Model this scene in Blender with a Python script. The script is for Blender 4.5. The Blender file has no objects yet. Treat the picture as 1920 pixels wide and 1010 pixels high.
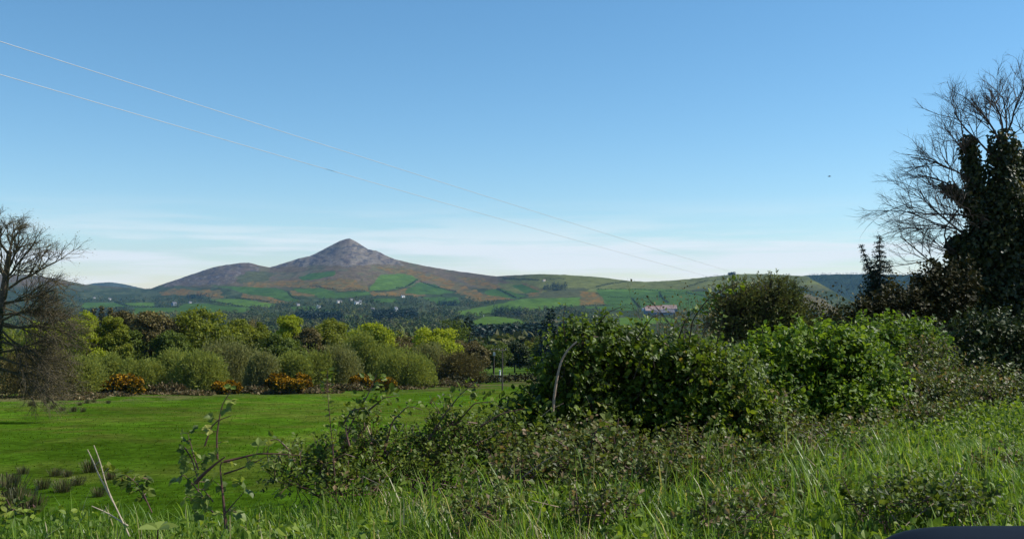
import bpy, math
import numpy as np
from mathutils import Vector

sc = bpy.context.scene
COL = sc.collection
F = 1920.0 * 35.0 / 36.0            # focal length in photo pixels (35 mm lens)
PITCH = math.radians(1.38)
SP, CP = math.sin(PITCH), math.cos(PITCH)
R = math.radians

# ----------------------------------------------------------------- helpers
def P(px, py, D):
    """point seen at photo pixel (px,py), D metres forward of the camera"""
    u = (np.asarray(px, float) - 960.0) / F
    v = (505.0 - np.asarray(py, float)) / F
    y = CP - SP * v
    s = np.asarray(D, float) / y
    return np.stack(np.broadcast_arrays(u * s, y * s, (SP + CP * v) * s), -1)

def slope_of(py):
    v = (505.0 - np.asarray(py, float)) / F
    return (SP + CP * v) / (CP - SP * v)

def py_of(slope):
    e = np.arctan(np.asarray(slope, float)) - PITCH
    return 505.0 - F * np.tan(e)

def nrm(a):
    a = np.asarray(a, float)
    return a / np.maximum(np.linalg.norm(a, axis=-1, keepdims=True), 1e-9)

def sstep(x, a, b):
    t = np.clip((np.asarray(x, float) - a) / (b - a), 0, 1)
    return t * t * (3 - 2 * t)

def vnoise(x, y, seed=0):
    """smooth value noise, vectorised, 0..1"""
    xi, yi = np.floor(x).astype(np.int64), np.floor(y).astype(np.int64)
    fx, fy = x - xi, y - yi
    fx, fy = fx * fx * (3 - 2 * fx), fy * fy * (3 - 2 * fy)
    def h(a, b):
        n = (a * 374761393 + b * 668265263 + seed * 974711) & 0x7fffffff
        n = ((n ^ (n >> 13)) * 1274126177) & 0x7fffffff
        return ((n ^ (n >> 16)) & 0xffff) / 65535.0
    return (h(xi, yi) * (1 - fx) + h(xi + 1, yi) * fx) * (1 - fy) + (h(xi, yi + 1) * (1 - fx) + h(xi + 1, yi + 1) * fx) * fy

def fbm(x, y, seed=0, o=4):
    s, a, t = 0, .5, 0
    for k in range(o):
        s = s + a * vnoise(x * 2 ** k, y * 2 ** k, seed + k); t += a; a *= .5
    return s / t

class MB:
    """collects pieces, links them as one mesh"""
    def __init__(s):
        s.v, s.t, s.q, s.tt, s.tq, s.n = [], [], [], [], [], 0
    def add(s, v, tris=None, quads=None, tint=0.5):
        v = np.asarray(v, float).reshape(-1, 3)
        for arr, lst, tl in ((tris, s.t, s.tt), (quads, s.q, s.tq)):
            if arr is not None and len(arr):
                a = np.asarray(arr, np.int64)
                lst.append(a + s.n)
                tl.append(np.broadcast_to(np.asarray(tint, float), (len(a),)) if np.ndim(tint) == 0 or len(np.atleast_1d(tint)) == len(a) else np.repeat(tint, len(a) // len(tint)))
        s.v.append(v); s.n += len(v)
    def inst(s, tv, tf, pos, yd, zd, size, tint, wid=1.0):
        """many copies of a template: tv (k,3), tf (m,3|4); y axis along yd, z near zd"""
        pos = np.asarray(pos, float); n = len(pos)
        if n == 0: return
        y = nrm(yd); x = nrm(np.cross(y, nrm(zd)) + 1e-6); z = np.cross(x, y)
        sz = np.broadcast_to(np.asarray(size, float), (n,))[:, None, None]
        w = np.broadcast_to(np.asarray(wid, float), (n,))[:, None, None]
        tv = np.asarray(tv, float); tf = np.asarray(tf)
        vv = pos[:, None, :] + sz * (w * tv[None, :, 0:1] * x[:, None, :] + tv[None, :, 1:2] * y[:, None, :] + tv[None, :, 2:3] * z[:, None, :])
        ff = (tf[None] + (np.arange(n) * len(tv))[:, None, None]).reshape(-1, tf.shape[1])
        ti = np.repeat(np.broadcast_to(np.asarray(tint, float), (n,)), len(tf))
        s.add(vv.reshape(-1, 3), **({'tris': ff} if tf.shape[1] == 3 else {'quads': ff}), tint=ti)
    def tube(s, pts, rad, sides=6, tint=0.5, cap=True):
        pts = np.asarray(pts, float); n = len(pts)
        rad = np.broadcast_to(np.asarray(rad, float), (n,))
        d = nrm(np.gradient(pts, axis=0))
        ref = np.array([0.31, 0.17, 0.93]) if abs(d[0][2]) < .8 else np.array([.95, .2, .1])
        x = nrm(np.cross(d, ref)); y = np.cross(d, x)
        a = np.arange(sides) * 2 * math.pi / sides
        ring = np.cos(a)[None, :, None] * x[:, None] + np.sin(a)[None, :, None] * y[:, None]
        v = (pts[:, None] + ring * rad[:, None, None]).reshape(-1, 3)
        i = np.arange(n - 1)[:, None] * sides; j = np.arange(sides)[None]; k = (j + 1) % sides
        q = np.stack([i + j, i + k, i + sides + k, i + sides + j], -1).reshape(-1, 4)
        s.add(v, quads=q, tint=tint)
        if cap:
            t = []
            for b in (0, (n - 1) * sides):
                for m in range(1, sides - 1):
                    t.append((b, b + m, b + m + 1) if b else (b, b + m + 1, b + m))
            s.t.append(np.array(t, np.int64) + s.n - len(v)); s.tt.append(np.full(len(t), float(np.mean(tint))))
    def box(s, c, half, rz=0, tint=.5):
        c = np.asarray(c, float); h = np.asarray(half, float)
        v = np.array([[sx, sy, sz] for sx in (-1, 1) for sy in (-1, 1) for sz in (-1, 1)], float) * h
        ca, sa = math.cos(rz), math.sin(rz)
        v = np.stack([v[:, 0] * ca - v[:, 1] * sa, v[:, 0] * sa + v[:, 1] * ca, v[:, 2]], -1) + c
        s.add(v, quads=[(0, 1, 3, 2), (4, 6, 7, 5), (0, 4, 5, 1), (2, 3, 7, 6), (0, 2, 6, 4), (1, 5, 7, 3)], tint=tint)
    def build(s, name, mat, parent=None, base=(0, 0, 0), smooth=False, color=None):
        base = np.asarray(base, float)
        V = np.concatenate(s.v) - base
        T = np.concatenate(s.t) if s.t else np.zeros((0, 3), np.int64)
        Q = np.concatenate(s.q) if s.q else np.zeros((0, 4), np.int64)
        me = bpy.data.meshes.new(name)
        me.vertices.add(len(V)); me.vertices.foreach_set('co', V.astype(np.float32).ravel())
        li = np.concatenate([T.ravel(), Q.ravel()])
        me.loops.add(len(li)); me.loops.foreach_set('vertex_index', li.astype(np.int32))
        nt, nq = len(T), len(Q)
        me.polygons.add(nt + nq)
        st = np.concatenate([np.arange(nt) * 3, nt * 3 + np.arange(nq) * 4])
        me.polygons.foreach_set('loop_start', st.astype(np.int32))
        try: me.polygons.foreach_set('loop_total', np.concatenate([np.full(nt, 3), np.full(nq, 4)]).astype(np.int32))
        except Exception: pass
        me.polygons.foreach_set('use_smooth', np.full(nt + nq, smooth))
        tint = np.concatenate([np.concatenate(x) if x else np.zeros(0) for x in (s.tt, s.tq)])
        at = me.attributes.new('tint', 'FLOAT', 'FACE'); at.data.foreach_set('value', tint.astype(np.float32))
        if color is not None:
            c = me.attributes.new('cover', 'FLOAT_COLOR', 'POINT')
            c.data.foreach_set('color', np.concatenate([color, np.ones((len(color), 1))], 1).astype(np.float32).ravel())
        me.update(calc_edges=True); me.validate()
        if mat: me.materials.append(mat)
        o = bpy.data.objects.new(name, me); COL.objects.link(o)
        if parent is not None: o.parent = parent
        else: o.location = base
        return o

def tag(o, label=None, cat=None, group=None, kind=None):
    for k, v in (('label', label), ('category', cat), ('group', group), ('kind', kind)):
        if v: o[k] = v
    return o

def thing(name, label, cat, base, group=None):
    o = bpy.data.objects.new(name, None); COL.objects.link(o)
    o.location = base; o.empty_display_size = .3
    return tag(o, label, cat, group)

# leaf templates
RH_V = [(0, 0, 0), (.36, .5, .12), (0, 1, 0), (-.36, .5, .12)]; RH_F = [(0, 1, 2), (0, 2, 3)]
QD_V = [(-.5, 0, 0), (.5, 0, 0), (.5, 1, 0), (-.5, 1, 0)]; QD_F = [(0, 1, 2, 3)]
OV_V = [(0, 0, 0), (.24, .2, .08), (.36, .48, .12), (.2, .8, .05), (0, 1, -.06), (-.2, .8, .05), (-.36, .48, .12), (-.24, .2, .08), (0, .45, 0)]
OV_F = [(0, 1, 8), (1, 2, 8), (2, 3, 8), (3, 4, 8), (4, 5, 8), (5, 6, 8), (6, 7, 8), (7, 0, 8)]

# ----------------------------------------------------------------- materials
def newmat(name):
    m = bpy.data.materials.new(name); m.use_nodes = True
    nt = m.node_tree; nt.nodes.clear()
    return m, nt, nt.nodes, nt.links

def ramp(N, stops):
    r = N.new('ShaderNodeValToRGB'); e = r.color_ramp.elements
    while len(e) < len(stops): e.new(0.5)
    for i, (p, c) in enumerate(stops):
        e[i].position = p; e[i].color = (*c, 1)
    return r

def leafmat(name, stops, rough=.5, spec=.4, transl=.3, boost=1.25):
    m, nt, N, L = newmat(name)
    a = N.new('ShaderNodeAttribute'); a.attribute_name = 'tint'
    r = ramp(N, stops); L.new(a.outputs['Fac'], r.inputs[0])
    b = N.new('ShaderNodeBsdfPrincipled'); b.inputs['Roughness'].default_value = rough
    b.inputs['Specular IOR Level'].default_value = spec
    L.new(r.outputs[0], b.inputs['Base Color'])
    out = N.new('ShaderNodeOutputMaterial')
    if transl > 0:
        t = N.new('ShaderNodeBsdfTranslucent')
        g = N.new('ShaderNodeMix'); g.data_type = 'RGBA'; g.blend_type = 'MULTIPLY'; g.inputs[0].default_value = 1
        L.new(r.outputs[0], g.inputs[6]); g.inputs[7].default_value = (boost * 1.15, boost * 1.1, boost * .6, 1)
        L.new(g.outputs[2], t.inputs['Color'])
        x = N.new('ShaderNodeMixShader'); x.inputs[0].default_value = transl
        L.new(b.outputs[0], x.inputs[1]); L.new(t.outputs[0], x.inputs[2]); L.new(x.outputs[0], out.inputs[0])
    else:
        L.new(b.outputs[0], out.inputs[0])
    return m

def plainmat(name, col, rough=.7, spec=.3, var=.25, scale=4.0, metal=0, bump=0.0):
    m, nt, N, L = newmat(name)
    tc = N.new('ShaderNodeTexCoord'); n = N.new('ShaderNodeTexNoise')
    n.inputs['Scale'].default_value = scale; n.inputs['Detail'].default_value = 5
    L.new(tc.outputs['Object'], n.inputs['Vector'])
    lo = tuple(c * (1 - var) for c in col); hi = tuple(min(1, c * (1 + var)) for c in col)
    r = ramp(N, [(.3, lo), (.7, hi)]); L.new(n.outputs['Fac'], r.inputs[0])
    b = N.new('ShaderNodeBsdfPrincipled'); b.inputs['Roughness'].default_value = rough
    b.inputs['Specular IOR Level'].default_value = spec; b.inputs['Metallic'].default_value = metal
    L.new(r.outputs[0], b.inputs['Base Color'])
    if bump:
        bp = N.new('ShaderNodeBump'); bp.inputs['Strength'].default_value = bump; bp.inputs['Distance'].default_value = .02
        L.new(n.outputs['Fac'], bp.inputs['Height']); L.new(bp.outputs[0], b.inputs['Normal'])
    out = N.new('ShaderNodeOutputMaterial'); L.new(b.outputs[0], out.inputs[0])
    return m

M = {}
M['oak'] = leafmat('oak_leaf', [(0, (.07, .09, .012)), (.5, (.15, .175, .018)), (1, (.24, .25, .026))], spec=.1, transl=.35)
M['yellowgreen'] = leafmat('spring_leaf', [(0, (.13, .16, .012)), (.5, (.26, .305, .018)), (1, (.36, .39, .03))], spec=.1, transl=.42)
M['deepgreen'] = leafmat('deep_leaf', [(0, (.04, .062, .012)), (.5, (.084, .115, .016)), (1, (.13, .165, .024))], spec=.1)
M['browntree'] = leafmat('bud_brown', [(0, (.06, .05, .02)), (.5, (.12, .098, .034)), (1, (.18, .15, .04))], spec=.1, transl=.15)
M['willow'] = leafmat('willow_leaf', [(0, (.12, .142, .032)), (.5, (.205, .235, .05)), (1, (.285, .31, .07))], spec=.05, transl=.35)
M['willowgrey'] = leafmat('willow_catkin', [(0, (.12, .125, .05)), (.5, (.20, .205, .075)), (1, (.27, .27, .10))], spec=.05, transl=.3)
M['conifer'] = leafmat('conifer_needle', [(0, (.006, .016, .009)), (.6, (.013, .030, .016)), (1, (.026, .046, .02))], spec=.2, transl=.05)
M['farwood'] = leafmat('far_leaf', [(0, (.026, .046, .014)), (.35, (.062, .088, .022)), (.6, (.085, .09, .034)), (.8, (.115, .11, .05)), (1, (.15, .165, .034))], spec=.05, transl=.1)
M['gorse'] = leafmat('gorse_flower', [(0, (.035, .04, .008)), (.38, (.07, .06, .012)), (.46, (.22, .11, .008)), (1, (.46, .25, .014))], spec=.05, transl=.15)
M['darkhedge'] = leafmat('dark_hedge_leaf', [(0, (.012, .015, .005)), (.5, (.03, .03, .011)), (1, (.055, .05, .02))], spec=.05, transl=.1)
M['dead'] = leafmat('dead_bracken', [(0, (.045, .05, .016)), (.3, (.075, .068, .024)), (.45, (.095, .064, .03)), (.75, (.14, .10, .05)), (1, (.24, .20, .11))], spec=.05, transl=.15)
M['hedge'] = leafmat('hedge_leaf', [(0, (.018, .026, .008)), (.5, (.035, .05, .014)), (1, (.055, .075, .02))], spec=.15, transl=.1)
M['haw'] = leafmat('hawthorn_leaf', [(0, (.035, .060, .008)), (.55, (.105, .158, .014)), (.9, (.18, .235, .02)), (1, (.19, .15, .03))], rough=.48, spec=.24, transl=.36)
M['haw2'] = leafmat('sycamore_leaf', [(0, (.042, .082, .010)), (.55, (.115, .19, .017)), (1, (.19, .265, .026))], rough=.5, spec=.22, transl=.4)
M['bramble'] = leafmat('bramble_leaf', [(0, (.035, .055, .010)), (.5, (.10, .145, .018)), (.9, (.18, .21, .03)), (.94, (.15, .10, .04)), (1, (.26, .18, .09))], rough=.5, spec=.22, transl=.34)
M['bramblebrown'] = leafmat('bramble_old_leaf', [(0, (.032, .046, .010)), (.5, (.095, .128, .022)), (.74, (.14, .155, .03)), (.79, (.13, .09, .045)), (1, (.25, .18, .10))], rough=.5, spec=.2, transl=.28)
M['sprig'] = leafmat('young_leaf', [(0, (.08, .12, .025)), (.6, (.18, .235, .045)), (1, (.28, .29, .06))], rough=.5, spec=.25, transl=.4)
M['ivy'] = leafmat('ivy_leaf', [(0, (.014, .022, .006)), (.6, (.034, .046, .012)), (.9, (.065, .075, .018)), (1, (.17, .14, .04))], rough=.42, spec=.3, transl=.15)
M['weed'] = leafmat('weed_leaf', [(0, (.045, .085, .010)), (.6, (.12, .19, .02)), (1, (.20, .26, .03))], rough=.55, spec=.2, transl=.4)
M['grass'] = leafmat('grass_blade', [(0, (.055, .115, .009)), (.5, (.13, .225, .024)), (.85, (.23, .32, .05)), (.9, (.28, .25, .10)), (1, (.46, .40, .24))], rough=.42, spec=.38, transl=.45)
M['fgrass'] = leafmat('field_blade', [(0, (.034, .075, .005)), (.7, (.046, .092, .006)), (1, (.08, .10, .015))], rough=.9, spec=.0, transl=.4)
M['rush'] = leafmat('rush_stem', [(0, (.035, .04, .014)), (.6, (.06, .062, .022)), (1, (.14, .11, .05))], spec=.2, transl=.1)
M['bark'] = plainmat('bark', (.075, .06, .045), .85, .2, .4, 6, bump=.4)
M['twig'] = plainmat('twig_bark', (.10, .078, .062), .8, .2, .35, 9)
M['darktwig'] = plainmat('dark_twig', (.05, .037, .028), .75, .3, .35, 12)
M['olivetwig'] = plainmat('olive_twig', (.075, .062, .036), .8, .15, .35, 12)
M['redstem'] = plainmat('bramble_stem', (.10, .045, .035), .55, .4, .4, 20)
M['pale'] = plainmat('dead_stalk', (.42, .34, .25), .75, .2, .3, 25, bump=.3)
M['palebark'] = plainmat('pale_bark', (.30, .22, .16), .8, .2, .35, 18, bump=.4)
M['pole'] = plainmat('pole_wood', (.09, .075, .06), .85, .2, .35, 3)
M['wire'] = plainmat('wire_metal', (.5, .5, .49), .6, .3, .1, 1)
M['ceramic'] = plainmat('insulator_ceramic', (.55, .55, .52), .3, .5, .1)
M['whitewall'] = plainmat('white_render', (.82, .81, .78), .8, .2, .06, 1)
M['creamwall'] = plainmat('cream_render', (.55, .50, .42), .8, .2, .1, 1)
M['greywall'] = plainmat('grey_cladding', (.20, .22, .24), .7, .3, .15, 1)
M['slate'] = plainmat('slate_roof', (.10, .10, .115), .7, .3, .25, 2)
M['tileroof'] = plainmat('clay_roof', (.20, .10, .075), .8, .2, .25, 2)
M['paleroof'] = plainmat('pale_sheet_roof', (.26, .18, .15), .7, .3, .2, 1)
M['darkglass'] = plainmat('window_glass', (.03, .035, .04), .15, .5, .1)
M['carpaint'] = plainmat('navy_car_paint', (.002, .002, .005), .55, .07, .1, 3)
M['rubber'] = plainmat('black_plastic', (.012, .012, .012), .5, .4, .1, 8)
M['mirror'] = plainmat('mirror_glass', (.6, .62, .64), .05, .5, .02, 1, metal=1)
M['asphalt'] = plainmat('asphalt', (.05, .05, .052), .9, .2, .3, 60, bump=.4)
M['plastic'] = plainmat('pale_plastic', (.42, .52, .56), .4, .4, .15, 20)
M['feather'] = plainmat('dark_feather', (.02, .02, .02), .7, .2, .2)

# ----------------------------------------------------------------- camera, sun, sky
cam = bpy.data.cameras.new('camera'); cam.lens = 35; cam.sensor_width = 36; cam.clip_start = .02; cam.clip_end = 60000
co = bpy.data.objects.new('camera', cam); COL.objects.link(co); co.rotation_euler = (R(90) + PITCH, 0, 0); sc.camera = co

SUN_AZ, SUN_EL = R(80), R(47)
sd = Vector((math.sin(SUN_AZ) * math.cos(SUN_EL), math.cos(SUN_AZ) * math.cos(SUN_EL), math.sin(SUN_EL)))
sl = bpy.data.lights.new('sun', 'SUN'); sl.energy = 5.0; sl.angle = R(.5); sl.color = (1, .955, .88)
so = bpy.data.objects.new('sun', sl); COL.objects.link(so); so.rotation_euler = (-sd).to_track_quat('-Z', 'Y').to_euler()
so.location = (0, 0, 50)

w = bpy.data.worlds.new('World'); sc.world = w; w.use_nodes = True
N, L = w.node_tree.nodes, w.node_tree.links; N.clear()
sky = N.new('ShaderNodeTexSky'); sky.sky_type = 'NISHITA'; sky.sun_disc = False
sky.sun_elevation = SUN_EL; sky.sun_rotation = SUN_AZ; sky.altitude = 150
sky.air_density = 1.0; sky.dust_density = .05; sky.ozone_density = 5.0
tc = N.new('ShaderNodeTexCoord')
mp = N.new('ShaderNodeMapping'); mp.inputs['Scale'].default_value = (2.2, 2.2, 34); L.new(tc.outputs['Generated'], mp.inputs[0])
nz = N.new('ShaderNodeTexNoise'); nz.inputs['Scale'].default_value = 2.1; nz.inputs['Detail'].default_value = 6; nz.inputs['Roughness'].default_value = .55
L.new(mp.outputs[0], nz.inputs['Vector'])
cr = ramp(N, [(.44, (0, 0, 0)), (.60, (1, 1, 1))]); L.new(nz.outputs['Fac'], cr.inputs[0])
sx = N.new('ShaderNodeSeparateXYZ'); L.new(tc.outputs['Generated'], sx.inputs[0])
em = ramp(N, [(0, (1, 1, 1)), (.045, (1, 1, 1)), (.068, (.3, .3, .3)), (.095, (0, 0, 0))]); L.new(sx.outputs['Z'], em.inputs[0])
ml = N.new('ShaderNodeMath'); ml.operation = 'MULTIPLY'; L.new(cr.outputs[0], ml.inputs[0]); L.new(em.outputs[0], ml.inputs[1])
m2 = N.new('ShaderNodeMath'); m2.operation = 'MULTIPLY'; m2.inputs[1].default_value = .7; L.new(ml.outputs[0], m2.inputs[0])
mx = N.new('ShaderNodeMix'); mx.data_type = 'RGBA'; hs = N.new('ShaderNodeHueSaturation'); hs.inputs['Saturation'].default_value = 1.12; hs.inputs['Hue'].default_value = .490; L.new(sky.outputs[0], hs.inputs['Color'])
L.new(m2.outputs[0], mx.inputs[0]); L.new(hs.outputs[0], mx.inputs[6])
mx.inputs[7].default_value = (7.0, 7.2, 7.4, 1)
bg = N.new('ShaderNodeBackground'); bg.inputs['Strength'].default_value = .102; L.new(mx.outputs[2], bg.inputs['Color'])
ow = N.new('ShaderNodeOutputWorld'); L.new(bg.outputs[0], ow.inputs[0])
sc.view_settings.view_transform = 'Standard'; sc.view_settings.look = 'None'; sc.view_settings.gamma = 1; sc.view_settings.exposure = .44
sc.cycles.max_bounces = 6; sc.cycles.transparent_max_bounces = 8; sc.cycles.volume_bounces = 0
sc.cycles.use_denoising = True

# ----------------------------------------------------------------- terrain
RX = np.array([-900, -400, 0, 60, 120, 160, 220, 270, 283, 310, 340, 360, 400, 420, 450, 466, 490, 506, 540, 560, 580, 600, 620, 636, 648, 655, 662, 674, 690, 706, 720, 740, 765, 800, 850, 900, 930, 960, 1010, 1060, 1120, 1160, 1185, 1215, 1270, 1320, 1360, 1375, 1400, 1440, 1500, 1515, 1540, 1570, 1600, 1650, 1750, 1920, 2800.])
RY = np.array([500, 505, 514, 515, 525, 533, 538, 541, 540.5, 531, 521, 514, 501, 497, 493, 492.5, 498, 501, 491, 484, 480, 471, 460, 452, 447.5, 446.5, 450, 457, 467, 469.5, 477, 486, 492, 499, 507, 514, 518, 516, 514, 515, 519, 524, 527, 528, 525, 520, 516, 514.5, 513, 513.5, 517, 520, 533, 550, 566, 578, 584, 588, 588.])
pxg = np.arange(-900, 2801, 1.0)
r0 = np.interp(pxg, RX, RY)
def blur(a, s):
    k = np.exp(-.5 * (np.arange(-3 * s, 3 * s + 1) / s) ** 2); k /= k.sum()
    return np.convolve(np.pad(a, 3 * s, mode='edge'), k, 'valid')
BL = [r0 + (fbm(pxg * .12, pxg * 0 + 3, 5) - .5) * 1.2, blur(r0, 8), blur(r0, 25), blur(r0, 60), blur(r0, 120)]
BS = [1.0, .93, .8, .6, .3]
def ridge_R(px): return 6000 - 1500 * sstep(px, 820, 1060) - 500 * sstep(px, 1400, 1620)
Dn_t = np.array([1, 20, 30, 45, 60, 90, 120, 150, 190, 250])
Zn_t = np.array([-3.7, -4.6, -5.7, -7.2, -8.6, -11.0, -13.2, -14.9, -16.9, -20.3])
Df_t = np.log(np.array([190, 250, 400, 800, 1500, 2500.]))
Pf_t = np.array([714, 701, 686, 657, 622, 590.])
DR_S = np.array([-99, -1, 0, 1, 3, 6, 10, 17, 27, 60, 200.]); DR_V = np.array([0, 0.02, .1, .35, 1.2, 2.2, 3.1, 4.4, 5.6, 8.5, 20])
def side(X, Y): return -.664 * X + .747 * (Y - 7.6) - 1.1 * sstep(-X, .4, 3.2) * (Y < 400)
def z_near(X, Y):
    s = side(X, Y)
    zr = -1.5 - np.interp(s, DR_S, DR_V)
    zf = np.interp(Y, Dn_t, Zn_t)
    b = sstep(Y, 24, 60) * (1 - .55 * sstep(X / np.maximum(Y, 1), .25, .5) * (1 - sstep(Y, 90, 160)))
    z = zr * (1 - b) + zf * b
    z += (fbm(X * .5, Y * .5, 11) - .5) * .16 * (1 - b) + (fbm(X * .08, Y * .08, 12) - .5) * .5 * b
    return z
def py_far(px, D):
    base = np.interp(np.log(np.minimum(D, 2500)), Df_t, Pf_t)
    base = base + (fbm(px * .012, np.log(D) * 4, 21) - .5) * 8 * sstep(D, 300, 900)
    Rr = ridge_R(px); t = np.clip((D - 2500) / (Rr - 2500), 0, 1)
    S = np.zeros_like(t) + np.interp(px, pxg, BL[-1])
    for k in reversed(range(len(BL) - 1)):
        a = np.interp(px, pxg, BL[k]); b = np.interp(px, pxg, BL[k + 1])
        f = np.clip((t - BS[k + 1]) / (BS[k] - BS[k + 1]), 0, 1)
        S = np.where((t > BS[k + 1]), a * f + b * (1 - f), S)
    g = .62 * t + .38 * t ** 3
    return base - (base - S) * g
def ground(X, Y):
    X = np.asarray(X, float); Y = np.asarray(Y, float)
    px = 960 + F * X / np.maximum(Y, .5)
    zn = z_near(X, Y)
    D = np.maximum(Y, 150.)
    Rr = ridge_R(px)
    zf = slope_of(py_far(px, np.minimum(D, Rr))) * np.minimum(D, Rr) - np.maximum(0, D - Rr) * .35
    b = sstep(Y, 170, 260)
    return zn * (1 - b) + zf * b
def gp(px, D):
    """ground point in direction px at depth D"""
    X = (np.asarray(px, float) - 960) / F * D
    X = np.asarray(X); Yb = np.broadcast_to(np.asarray(D, float), X.shape)
    return np.stack([X, Yb, ground(X, Yb)], -1)
_DS = np.geomspace(9, 6000, 900)
def d_at(px, py):
    """depth at which the terrain is seen at photo pixel (px,py)"""
    px = np.atleast_1d(np.asarray(px, float)); py = np.atleast_1d(np.asarray(py, float))
    out = np.zeros(len(px))
    for i0 in range(0, len(px), 400):
        a, b = px[i0:i0 + 400, None], py[i0:i0 + 400, None]
        Rr = ridge_R(a[:, 0])[:, None]
        Dm = np.minimum(_DS[None], Rr * .998)
        X = (a - 960) / F * Dm
        rows = py_of(ground(X, Dm) / Dm)
        hit = rows <= b
        idx = np.where(hit.any(1), hit.argmax(1), len(_DS) - 1)
        out[i0:i0 + 400] = np.take_along_axis(Dm, idx[:, None], 1)[:, 0]
    return out
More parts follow.
